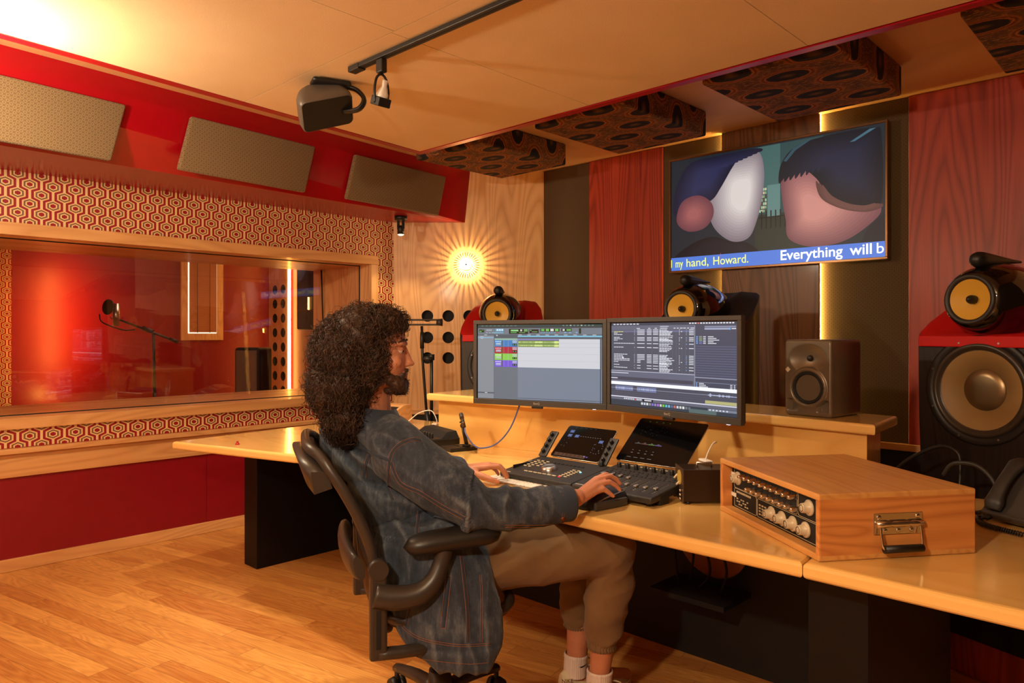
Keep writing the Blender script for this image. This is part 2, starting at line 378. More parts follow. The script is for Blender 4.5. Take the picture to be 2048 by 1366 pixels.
for x, lab in ((-1.709, 'bright vertical light strip right of the dark wood wall panel'), (-2.330, 'vertical light strip left of the dark wood wall panel')):
    m = MB(); m.box((x-.005, FY-.020, .70), (x+.005, FY-.008, CH-.003)); tag(m.build('light_strip', led), lab, 'light strip')
m = MB(); m.box((-3.95, FY-.02, .66), (-.15, FY+.02, .70), 0, .004)
struct('trim_1', m, MT['oak_x'])
# diagonal oak corner panel with round bass ports
d45 = V((1, 1, 0)).normalized(); nin = V((1, -1, 0)).normalized()
def oncorner(s, z, off=0): q = V((LX, 3.62, 0))+d45*s+nin*off; return V((q.x, q.y, z))
m = MB(); b = bmesh.new()
L45 = .868*sqrt(2)
holes = []
for (s, z) in [(.275, 1.463), (.445, 1.463), (.615, 1.463), (.275, 1.287), (.445, 1.287), (.615, 1.287), (.275, 1.12), (.445, 1.12)]: holes.append((s, z, .0475))
# panel built as a triangulated face with circular holes
def holed(m, W0, W1, Z0, Z1, holes, at, depth, mat=0, matin=1, n=28):
    b = bmesh.new(); es = []
    def loop(pts):
        vs = [b.verts.new((p[0], 0, p[1])) for p in pts]
        for i in range(len(vs)): es.append(b.edges.new((vs[i], vs[(i+1) % len(vs)])))
    loop([(W0, Z0), (W1, Z0), (W1, Z1), (W0, Z1)])
    for (s, z, r) in holes: loop([(s+r*cos(2*pi*i/n), z+r*sin(2*pi*i/n)) for i in range(n)])
    bmesh.ops.triangle_fill(b, edges=es, use_beauty=True)
    b.verts.index_update()
    m.add([at(v.co.x, v.co.z, 0) for v in b.verts], [[v.index for v in f.verts] for f in b.faces], mat); b.free()
    for (s, z, r) in holes:
        vs = []
        for k, dd in ((0, 0), (1, -depth)):
            vs += [at(s+r*cos(2*pi*i/n), z+r*sin(2*pi*i/n), dd) for i in range(n)]
        m.add(vs, [(i, (i+1) % n, n+(i+1) % n, n+i) for i in range(n)], matin, True)
        m.add(vs, [tuple(range(n, 2*n))], matin)
m = MB(); holed(m, 0, L45, .66, CH, holes, oncorner, .05)
m.add([oncorner(0, .66, -.06), oncorner(L45, .66, -.06), oncorner(L45, CH, -.06), oncorner(0, CH, -.06)], [(0, 1, 2, 3)], 1)
m.add([oncorner(0, 0), oncorner(L45, 0), oncorner(L45, .66), oncorner(0, .66)], [(0, 1, 2, 3)], 1)
o_ = m.build('wall_corner', [MT['oak'], MT['blackm']]); tag(o_, kind='structure')
m = MB(); m.box((0, -.02, .66), (L45, .0, .70), 0, .004); struct('trim_2', m, MT['oak_x'], loc=(LX, 3.62, 0), rot=(0, 0, R(45)))
# left wall around the studio window: pieces butt together
m = MB()
for (y0, y1, z0, z1, k) in [(-3.0, 3.64, 0, .521, 1), (-3.0, 3.64, .684, 2.3, 0)]:
    if k == 1: m.box((LX-.06, y0, z0), (LX, y1, z1), 1); continue
    m.box((LX-.06, -3.0, .684), (LX, 3.62, .80), 0); m.box((LX-.06, -3.0, 1.92), (LX, 3.62, 2.64), 0)
    m.box((LX-.06, 3.42, .80), (LX, 3.62, 1.92), 0); m.box((LX-.06, -3.0, .80), (LX, -1.2, 1.92), 0)
m.box((LX-.06, -3.0, .521), (LX, 3.62, .684), 1)
struct('wall_left', m, [MT['hex'], MT['redwall']])
m = MB(); m.box((LX, -3.0, .521), (LX+.02, 3.6, .651), 0, .003); m.box((LX, -3.0, .653), (LX+.05, 3.6, .682), 0, .004); struct('trim_3', m, MT['oak_y'])
m = MB(); m.box((LX, -3.0, 0), (LX+.018, 3.62, .07), 0, .004); struct('baseboard_left', m, MT['oak_y'])
m = MB(); m.box((LX, -3.0, .07), (LX+.004, 2.083, .521)); m.box((LX, 2.086, .07), (LX+.004, 3.62, .521)); struct('trim_4', m, MT['redwall'])
# window frame, deep reveal of boards, two panes
m = MB(); F0, F1, W0, W1 = -1.25, 3.456, .786, 1.937
m.box((LX-.02, F0, W1-.07), (LX+.02, F1, W1), 0, .003); m.box((LX-.02, F0, W0), (LX+.02, F1, W0+.062), 0, .003)
m.box((LX-.0199, F1-.068, W0+.062), (LX+.0199, F1, W1-.07), 1, .003); m.box((LX-.02, F0, W0), (LX+.0199, F0+.068, W1), 1, .003)
wf = tag(m.build('window_1', [MT['oak_y'], MT['oak']]), kind='structure')
m = MB(); GZ0, GZ1 = W0+.062, W1-.07
for (xa, xb) in [(LX-.022, LX-.135), (LX-.15, LX-.40), (LX-.409, LX-.655), (LX-.672, LX-.84)]:
    m.box((xb, F0+.05, GZ1-.001), (xa, F1-.05, GZ1+.03), 2); m.box((xb, F0+.05, GZ0-.03), (xa, F1-.05, GZ0+.001), 0); m.box((xb, F1-.069, GZ0), (xa, F1-.04, GZ1), 1)
    m.box((xb, F0+.04, GZ0), (xa, F0+.07, GZ1), 1)
m.box((LX-.85, F0+.02, GZ1+.02), (LX-.02, F1-.02, GZ1+.05), 3); m.box((LX-.85, F0+.02, GZ0-.05), (LX-.02, F1-.02, GZ0-.02), 3); m.box((LX-.85, F1-.05, GZ0-.03), (LX-.02, F1-.02, GZ1+.03), 3)
o_ = m.build('window_lining', [MT['oak_y'], MT['oak'], MT['oak_y'], MT['blackm']], wf)
m = MB(); m.box((LX-.147, F0+.02, GZ0-.01), (LX-.139, F1-.03, GZ1+.01)); m.build('window_pane', MT['glass'], wf)
m = MB(); x0, x1 = LX-.64, LX-.70
m.add([(x0, F0, GZ0-.01), (x0, F1-.03, GZ0-.01), (x1, F1-.03, GZ1+.01), (x1, F0, GZ1+.01), (x0-.008, F0, GZ0-.01), (x0-.008, F1-.03, GZ0-.01), (x1-.008, F1-.03, GZ1+.01), (x1-.008, F0, GZ1+.01)],
      [(0, 1, 2, 3), (7, 6, 5, 4), (0, 4, 5, 1), (3, 2, 6, 7), (1, 5, 6, 2), (0, 3, 7, 4)]); m.build('window_pane', MT['glass'], wf)
m = MB(); m.box((LX-.148, F1-.072, GZ0), (LX-.138, F1-.066, GZ1)); m.box((LX-.148, F0, GZ1-.006), (LX-.138, F1-.07, GZ1)); m.box((LX-.148, F0, GZ0), (LX-.138, F1-.07, GZ0+.006))
m.tube([(LX-.645, F1-.073, GZ0), (LX-.705, F1-.073, GZ1)], .007, 0, 4); m.build('window_seal', MT['blackm'], wf)
# unseen rear and right walls close the room
m = MB(); m.box((-4.85, -3.05, 0), (.75, -3.0, CH)); struct('wall_rear', m, MT['ply'])
m = MB(); m.box((RX, -3.0, 0), (RX+.05, 3.62, CH)); struct('wall_right', m, MT['wallcloth'])
m = MB(); m.prism([(-.156, FY), (RX, 3.62), (RX+.1, 3.7), (-.05, FY+.1)], 0, CH); struct('wall_corner_right', m, MT['oak'])
# red soffit with three tilted fabric panels
m = MB()
T0, T1 = V((-4.013+.357/3.33*3.6, .786-3.6, CH)), V((-4.371, 4.08, CH))
B0, B1 = V((-4.0, .824-3.6+.2, 2.226)), V((-4.399, 4.03, 2.226))
vs = [T0, T1, B1, B0, V((LX, -2.8, CH)), V((LX, 3.62, CH)), V((LX, 3.62, 2.226)), V((LX, -2.6, 2.226))]
m.add(vs, [(0, 1, 2, 3), (3, 2, 6, 7), (1, 5, 6, 2), (0, 3, 7, 4)])
sof = tag(m.build('red_soffit', MT['red']), 'long glossy red soffit box above the studio window', 'soffit')
sof['kind'] = 'structure'
def pad(name, tl, tr, br, bl, th, mats, label, grp):
    a, b_, c, d = map(V, (tl, tr, br, bl)); n = (b_-a).cross(d-a).normalized()
    if n.x < 0: n = -n
    bmx = bmesh.new(); f = [bmx.verts.new(p) for p in (a, b_, c, d)]; g = [bmx.verts.new(p+n*th) for p in (a, b_, c, d)]
    bmx.faces.new(f); bmx.faces.new(g[::-1])
    for i in range(4): bmx.faces.new((f[i], f[(i+1) % 4], g[(i+1) % 4], g[i]))
    bmesh.ops.recalc_face_normals(bmx, faces=bmx.faces); bmesh.ops.bevel(bmx, geom=bmx.edges[:], offset=.012, segments=3, affect='EDGES', profile=.5)
    m = MB(); m.bm(bmx, 0, True); return tag(m.build(name, mats), label, 'acoustic panel', grp)
def spt(y, z):   # a point on the soffit face
    t = (y-.8)/(4.08-.8); top = -4.0135-.357*t; bot = -4.045-.352*t; k = (CH-z)/(CH-2.226); return V((top+(bot-top)*k, y, z))
pg = 'taupe acoustic panels on the red soffit'
for (y0, y1, z0, z1, lab) in [(.25, 1.29, 2.205, 2.505, 'taupe fabric acoustic panel on the red soffit, cut by the left picture edge'),
                        (1.64, 2.47, 2.225, 2.53, 'middle taupe fabric acoustic panel on the red soffit'),
                        (2.80, 3.70, 2.235, 2.545, 'farthest taupe fabric acoustic panel on the red soffit, next to the pale oak wall')]:
    sh = .045
    pad('acoustic_panel', spt(y0+sh, z1)+V((.004, 0, 0)), spt(y1+sh, z1)+V((.004, 0, 0)), spt(y1-sh*.5, z0)+V((.004, 0, 0)), spt(y0-sh*.5, z0)+V((.004, 0, 0)), .035, MT['panelcloth'], lab, pg)
# ceiling cloud of fleck board with red border
m = MB(); z = 2.45; a = (-3.541, 2.867)
c_in = [(-3.05, -1.3), (-3.541, 2.867), (.35, 2.885), (.35, -1.3)]
def left(y): return -3.541+(2.867-y)*(.257/2.224)
g = .0015
ys = [-1.3, .1, 1.66, 2.867]; xs1 = [-2.215, -1.15, .35]
for i in range(3):
    y0, y1 = ys[i]+g, ys[i+1]-g
    xx = [None, -2.22 if i != 1 else -2.2, -1.14, .35]
    for j in range(3):
        p0 = (left(y0) if j == 0 else xx[j]+g, y0); p1 = (left(y1) if j == 0 else xx[j]+g, y1); x1 = xx[j+1]-g
        m.prism([p0, (x1, y0), (x1, y1), p1], z, z+.03)
cl = m.build('ceiling_cloud', MT['board']); tag(cl, 'large fleck board ceiling panel with a red edge hanging over the desk', 'ceiling panel')
m = MB(); m.prism([(-3.05, -1.3), (-3.541, 2.867), (.35, 2.885), (.35, -1.3)], z+.0305, z+.06); m.build('backing_board', MT['ply'], cl)
m = MB(); o1 = [(-3.541, 2.867), (.37, 2.885), (.37, 2.93), (-3.594, 2.912)]
m.prism(o1, z-.004, z+.06); m.prism([(-3.541, 2.867), (-3.594, 2.912), (-3.594+.486, -1.3), (-3.541+.486, -1.3)], z-.004, z+.06)
m.build('red_border', MT['red'], cl)
for (x, y) in [(-3.0, 2.4), (-1.0, 2.4), (-2.9, -.8), (0, -.8)]:
    m = MB(); m.cyl((x, y, z+.06), (x, y, CH), .006, m=0, n=8); m.build('hanger', MT['alu'], cl)
# ornamental fabric bass traps
for i, x0 in enumerate((-3.90, -2.815, -1.745, -.675)):
    m = MB(); m.box((x0, 3.12, 2.50), (x0+.64, 3.95, CH-.001), 0, .012, 3)
    lab = ['leftmost ornamental brown fabric bass trap on the ceiling, by the pale oak corner', 'second ornamental brown fabric bass trap, above the left end of the television',
           'third ornamental brown fabric bass trap, above the right half of the television', 'ornamental brown fabric bass trap cut by the right picture edge'][i]
    tag(m.build('bass_trap', MT['paisley']), lab, 'acoustic panel', 'ornamental fabric bass traps on the ceiling')
# wall beyond glass: recording booth
m = MB(); BX, BY = -8.2, 4.34
m.box((BX-.05, -1.5, 0), (BX, BY, 2.5), 0); m.box((BX, BY, 0), (LX-.9, BY+.05, 2.5), 0); struct('wall_booth', m, [MT['redwall']])
m = MB(); m.box((BX, -1.5, .3), (BX+.02, 1.69, 2.5)); struct('wall_booth_papered', m, MT['hex'])
m = MB(); m.box((BX, -1.55, .3), (LX-.9, -1.5, 2.5)); struct('wall_booth_left', m, MT['redwall'])
m = MB(); m.box((BX-.05, -1.55, -.05), (LX-.9, BY+.05, 0)); struct('floor_booth', m, MT['floor'])
m = MB(); m.box((BX-.05, -1.55, 2.5), (LX-.8, BY+.05, 2.55)); struct('ceiling_booth', m, MT['redwall'])
m = MB(); m.box((LX-.9, -1.55, 1.9), (LX-.85, BY, 2.5)); m.box((LX-.9, -1.55, 0), (LX-.85, BY, .8)); m.box((LX-.9, F1-.02, .8), (LX-.85, BY, 1.9)); struct('wall_booth_inner', m, MT['redwall'])
# ================================================================ LIGHT FITTINGS
# wall sconce: ribbed disc around a bulb, standing off the oak corner panel
sc = thing('wall_sconce', 'glowing round ribbed wall light on the pale oak corner panel', 'wall light', tuple(oncorner(.594, 1.876)), R(45))
t = NT('ribbed_glass'); t.p(base=s2l((255, 206, 120)), rough=.25, em=s2l((255, 170, 70)), ems=.1); ribg = t.m
m = MB(); m.lathe([(0, 0), (.034, 0), (.038, .01), (.03, .02), (0, .02)], axis=(0, -1, 0)); m.build('wall_plate', MT['chrome'], sc)
m = MB()
for i in range(30):
    a = 2*pi*i/30
    c, s_ = cos(a), sin(a)
    m.tube([(c*.058, -.052, s_*.058), (c*.09, -.042, s_*.09), (c*.105, -.02, s_*.105)], .0042, 0, 5)
m.lathe([(.056, .047), (.062, .047), (.062, .055), (.056, .055), (.056, .047)], axis=(0, -1, 0), n=40)
m.build('glass_ribs', ribg, sc)
m = MB(); m.sph((0, -.076, 0), (.042, .012, .042), 0, 24, 16); m.build('bulb', emis('sconce_bulb', (255, 226, 170), 16), sc)
m = MB(); m.sph((0, -.094, 0), (.009, .006, .009)); m.build('finial', MT['chrome'], sc)
# ceiling spotlight under the soffit
sp = thing('ceiling_spotlight', 'small black spotlight lit under the red soffit near the oak corner', 'spotlight', (-4.52, 3.47, 2.226))
m = MB(); m.cyl((0, 0, 0), (0, 0, -.03), .05, .047, n=32); m.build('mount', MT['black'], sp)
for s_ in (-1, 1): m = MB(); m.box((s_*.03-.003, -.012, -.10), (s_*.03+.003, .012, -.028), 0, .002); m.build('bracket', MT['black'], sp)
m = MB(); m.lathe([(.012, -.07), (.02, -.075), (.026, -.09), (.026, -.14), (.0235, -.14), (.0235, -.125)]); m.build('lamp_head', MT['black'], sp)
m = MB(); m.sph((0, 0, -.139), (.0235, .0235, .010)); m.build('bulb', emis('halogen_glow', (255, 226, 160), 8), sp)
# track rail
tr = thing('track_rail', 'black lighting track running across the fleck board ceiling panel', 'light track', (-2.627, 1.757, 2.446))
m = MB(); m.box((.06, -.017, -.018), (1.9, .017, 0), 0, .002); m.box((.07, -.006, -.0185), (1.9, .006, -.0181), 1); m.build('rail', [MT['black'], MT['blackm']], tr)
m = MB(); m.box((0, -.02, -.024), (.075, .02, 0), 0, .003); m.build('end_cap', MT['black'], tr)
th_ = thing('track_lamp', 'black yoke lamp with a bare white reflector bulb hanging from the ceiling track', 'spotlight', (-2.415, 1.757, 2.427))
rr = M.Rotation(R(35), 4, 'Y') @ M.Rotation(R(-25), 4, 'X')
m = MB(); m.box((-.02, -.014, -.055), (.02, .014, 0), 0, .004); m.build('mount', MT['black'], th_)
m = MB(); m.x = M.Translation((0, 0, -.05))
m.tube([(-.004, -.028, -.13), (0, -.034, -.08), (0, -.024, -.03), (0, 0, -.01), (0, .024, -.03), (0, .034, -.08), (-.004, .028, -.13)], .0055, 0, 6, sub=4)
m.x = M.Translation((-.005, 0, -.17)) @ M.Rotation(R(22), 4, 'Y')
m.box((-.03, -.03, -.018), (.03, .03, .018), 0, .004); m.build('yoke', MT['black'], th_)
m = MB(); m.x = M.Translation((-.005, 0, -.17)) @ M.Rotation(R(22), 4, 'Y')
m.lathe([(0, .085), (.011, .085), (.011, .06), (.013, .055), (.024, .03), (.026, .012), (0, .012)]); m.build('bulb', MT['white'], th_)
# ceiling loudspeaker on bracket
cs = thing('ceiling_speaker', 'rounded black and grey loudspeaker bracketed to the ceiling panel', 'loudspeaker', (-2.83, 1.80, 2.446), R(-20))
m = MB(); m.box((-.045, -.10, -.022), (.045, .07, 0), 0, .012, 3); m.tube([(0, .05, -.012), (.02, .10, -.03), (.045, .125, -.075), (.04, .10, -.12), (.0, .04, -.13)], [.02, .018, .017, .016, .014], 0, 8, sub=5, flat=.6); m.build('bracket', MT['black'], cs)
def superbox(m, c, r, e=.5, n=32, k=20, mat=0, taper=0.0, rot=None):
    vs = []; pw = lambda v: math.copysign(abs(v)**e, v)
    for i in range(k+1):
        ph = -pi/2+pi*i/k
        for j in range(n):
            th = 2*pi*j/n; z = pw(sin(ph)); tp = 1+taper*z
            p_ = V((r[0]*pw(cos(ph))*pw(cos(th))*tp, r[1]*pw(cos(ph))*pw(sin(th))*tp, r[2]*z))
            if rot is not None: p_ = rot @ p_
            vs.append(p_+V(c))
    m.add(vs, [(i*n+j, i*n+(j+1) % n, (i+1)*n+(j+1) % n, (i+1)*n+j) for i in range(k) for j in range(n)], mat, True)
def rrect(hw, hh, r, n=6):
    pts = []
    for (cx_, cy_, a0) in [(hw-r, hh-r, 0), (-hw+r, hh-r, 90), (-hw+r, -hh+r, 180), (hw-r, -hh+r, 270)]:
        for i in range(n+1): a = R(a0+90*i/n); pts.append((cx_+r*cos(a), cy_+r*sin(a)))
    return pts
def loft(m, rings, mat=0, mats=None, cap0=None, cap1=None, smooth=True, closed=True):
    n = len(rings[0]); vs = [p for r_ in rings for p in r_]
    for k in range(len(rings)-1):
        m.add(vs[k*n:(k+2)*n], [(j, (j+1) % n, n+(j+1) % n, n+j) for j in range(n if closed else n-1)], mats[k] if mats else mat, smooth)
    if cap0 is not None: m.add(rings[0], [tuple(reversed(range(n)))], cap0)
    if cap1 is not None: m.add(rings[-1], [tuple(range(n))], cap1)
zn = V((.635, -.015, -.75)).normalized(); xa = V((.70, .67, -.24)); xa = (xa-zn*xa.dot(zn)).normalized(); ya = zn.cross(xa)
FR = M.Translation(cs.location).inverted() @ M.Translation((-2.84, 1.775, 2.30)) @ M(((xa.x, ya.x, zn.x, 0), (xa.y, ya.y, zn.y, 0), (xa.z, ya.z, zn.z, 0), (0, 0, 0, 1)))
FR = M.Rotation(R(20), 4, 'Z') @ FR
m = MB(); m.x = FR
rg = []
for (k, hw, hh, r_) in [(.0, .112, .078, .022), (-.004, .117, .083, .026), (-.03, .120, .088, .035), (-.07, .116, .087, .045), (-.11, .10, .078, .05), (-.14, .075, .06, .045), (-.155, .04, .035, .03)]:
    rg.append([(x, y, k) for x, y in rrect(hw, hh, r_)])
loft(m, rg, 0, cap1=0); m.build('cabinet', plain('warm_grey_shell', (96, 84, 74), .42), cs)
m = MB(); m.x = FR; m.add([(x, y, .0005) for x, y in rrect(.112, .078, .022)], [tuple(range(28))]); m.build('grille', MT['blackm'], cs)
# ================================================================ TELEVISION
tv = thing('television', 'wall television showing a film frame with a blue subtitle band', 'television', (-2.007, 4.41, 1.738))
TW, TH_ = 1.406, .783
m = MB(); fw_ = .014
for (x0, x1, z0, z1) in [(-TW/2, TW/2, 0, fw_), (-TW/2, TW/2, TH_-fw_, TH_), (-TW/2, -TW/2+fw_, fw_, TH_-fw_), (TW/2-fw_, TW/2, fw_, TH_-fw_)]:
    m.box((x0, -.012, z0), (x1, .03, z1), 0, .002, 1)
m.build('frame', plain('bronze_frame', (150, 112, 78), .3, .8), tv)
m = MB(); m.box((-TW/2+.006, .0, .006), (TW/2-.006, .032, TH_-.006), 0); m.build('casing', MT['blackm'], tv)
class UI:
    """flat emissive picture made of rectangles and polygons, in its own plane (x right, z up), facing -y"""
    def __init__(s): s.m = MB(); s.mats = []; s.key = {}; s.y = 0.0
    def c(s, col, st=1.0):
        k = (tuple(col), st)
        if k not in s.key: s.key[k] = len(s.mats); s.mats.append(emis('pixels', col, st))
        return s.key[k]
    def r(s, x0, z0, x1, z1, col, st=1.0): s.y -= 2e-6; y = s.y; s.m.add([(x0, y, z0), (x1, y, z0), (x1, y, z1), (x0, y, z1)], [(0, 1, 2, 3)], s.c(col, st))
    def poly(s, pts, col, st=1.0, sub=0):
        s.y -= 2e-5; P = [V((a, 0, b)) for a, b in pts]
        if sub: P = spline(P, sub, True)
        b = bmesh.new(); vs = [b.verts.new((p.x, s.y, p.z)) for p in P]
        es = [b.edges.new((vs[i], vs[(i+1) % len(vs)])) for i in range(len(vs))]
        bmesh.ops.triangle_fill(b, edges=es, use_beauty=True); s.m.bm(b, s.c(col, st))
    def soft(s, pts, c0, c1, k=10, to=.25, cen=None, st=1.0, sub=6):
        P = [V((a, b, 0)) for a, b in pts]; c = V((*cen, 0)) if cen else sum(P, V())/len(P)
        for i in range(k):
            t = i/(k-1); q = 1-(1-to)*t; s.poly([tuple((c+(p-c)*q)[:2]) for p in P], tuple(a+(b-a)*t for a, b in zip(c0, c1)), st, sub)
    def build(s, name, parent, **k): return s.m.build(name, s.mats, parent, **k)
u = UI(); a, b_, c_, d_ = -TW/2+fw_, fw_, TW/2-fw_, TH_-fw_
SW, SH = c_-a, d_-b_
X_ = lambda t: a+SW*t
Z_ = lambda t: b_+SH*t
u.r(a, b_, c_, d_, (26, 34, 42))
u.r(X_(.44), Z_(.12), X_(.75), Z_(.42), (36, 42, 36)); u.r(X_(.44), Z_(.42), X_(.75), Z_(.99), (40, 66, 68))
u.r(X_(.455), Z_(.62), X_(.56), Z_(.99), (60, 92, 90)); u.r(X_(.50), Z_(.40), X_(.56), Z_(.66), (86, 120, 116))
for i in range(7):
    for j in range(4): u.r(X_(.462+.009*j), Z_(.44+.03*i), X_(.469+.009*j), Z_(.462+.03*i), [(150, 190, 150), (200, 180, 150), (120, 160, 120), (90, 60, 50)][(i*3+j) % 4])
for i in range(6): u.r(X_(.47+.022*i), Z_(.30), X_(.476+.022*i), Z_(.45), (16, 16, 20))
u.r(X_(.46), Z_(.39), X_(.60), Z_(.40), (16, 16, 20))
# plain rounded masses in the colours of the picture
pt = lambda L: [(X_(p), Z_(q)) for p, q in L]
cp_ = lambda p, q: (X_(p), Z_(q))
u.soft(pt([(.25, .32), (.33, .22), (.41, .24), (.45, .38), (.475, .56), (.485, .78), (.46, .95), (.38, .975), (.28, .96), (.22, .86), (.2, .66), (.21, .46)]), (120, 108, 116), (206, 196, 192), 12, .35, cp_(.385, .62))
u.soft(pt([(.02, .50), (.02, .72), (.10, .95), (.25, .98), (.45, .985), (.47, .95), (.38, .95), (.33, .86), (.27, .70), (.22, .60), (.12, .56)]), (22, 24, 44), (38, 42, 74), 8, .4, cp_(.2, .82))
u.soft(pt([(.03, .45), (.06, .62), (.15, .66), (.22, .58), (.23, .46), (.18, .36), (.09, .35)]), (104, 58, 66), (150, 86, 84), 8, .3, cp_(.12, .5))
u.soft(pt([(.04, .10), (.10, .22), (.22, .28), (.32, .22), (.40, .20), (.46, .12), (.44, .105)]), (16, 15, 22), (24, 22, 32), 4, .6)
u.soft(pt([(.60, .20), (.585, .36), (.57, .52), (.565, .68), (.59, .80), (.68, .82), (.80, .68), (.92, .50), (.985, .36), (.93, .24), (.83, .14), (.70, .12)]), (112, 66, 72), (190, 128, 118), 12, .3, cp_(.70, .42))
u.soft(pt([(.555, .66), (.565, .82), (.63, .94), (.75, .98), (.95, .98), (.985, .90), (.985, .42), (.92, .40), (.84, .44), (.77, .52), (.72, .66), (.66, .75), (.60, .74)]), (15, 17, 28), (28, 32, 54), 8, .4, cp_(.84, .74))
u.soft(pt([(.72, .64), (.77, .52), (.85, .43), (.93, .39), (.985, .40), (.985, .37), (.92, .35), (.82, .40), (.74, .50)]), (84, 52, 50), (98, 62, 58), 3, .8)
u.poly(pt([(.90, .10), (.93, .22), (.995, .33), (.995, .10)]), (20, 20, 32))
u.poly(pt([(.86, .90), (.94, .975), (.965, .975), (.88, .90)]), (60, 96, 112)); u.poly(pt([(.575, .84), (.62, .93), (.68, .975), (.70, .975), (.63, .91), (.588, .83)]), (44, 70, 82))
u.r(a, b_, c_, Z_(.118), (72, 112, 196), 1.1)
u.r(X_(.268), Z_(.004), X_(.2705), Z_(.128), (200, 40, 70), 1.2)
pic = u.build('screen_picture', tv, loc=(0, -.0005, 0))
yl = emis('subtitle_yellow', (228, 236, 110), 1.2); wh = emis('subtitle_white', (246, 244, 248), 1.3)
bz = Z_(.030)
tx = lambda f: -2.754+1.408*f+2.007
def fit(body, x0, x1, size, mat, bold=0.0):
    o = text(body, size, 'subtitle', mat, tv, (0, -.0025, bz), bold=bold); xs = [v.co.x for v in o.data.vertices]
    k = (x1-x0)/(max(xs)-min(xs)); o.scale = (k, 1, 1); o.location.x = x0-min(xs)*k
fit('l', tx(.0398), tx(.0445), .078, yl); fit('my', tx(.0653), tx(.1058), .078, yl); fit('hand,', tx(.125), tx(.2422), .078, yl); fit('Howard.', tx(.2678), tx(.4411), .078, yl)
fit('Everything', tx(.592), tx(.855), .086, wh, .001); fit('will', tx(.8835), tx(.9688), .086, wh, .001); fit('b', tx(.9979)-.014, tx(1.0185)-.006, .086, wh)
m = MB(); m.box((-.2, .032, .25), (.2, .0395, .55)); m.build('wall_bracket', MT['blackm'], tv)
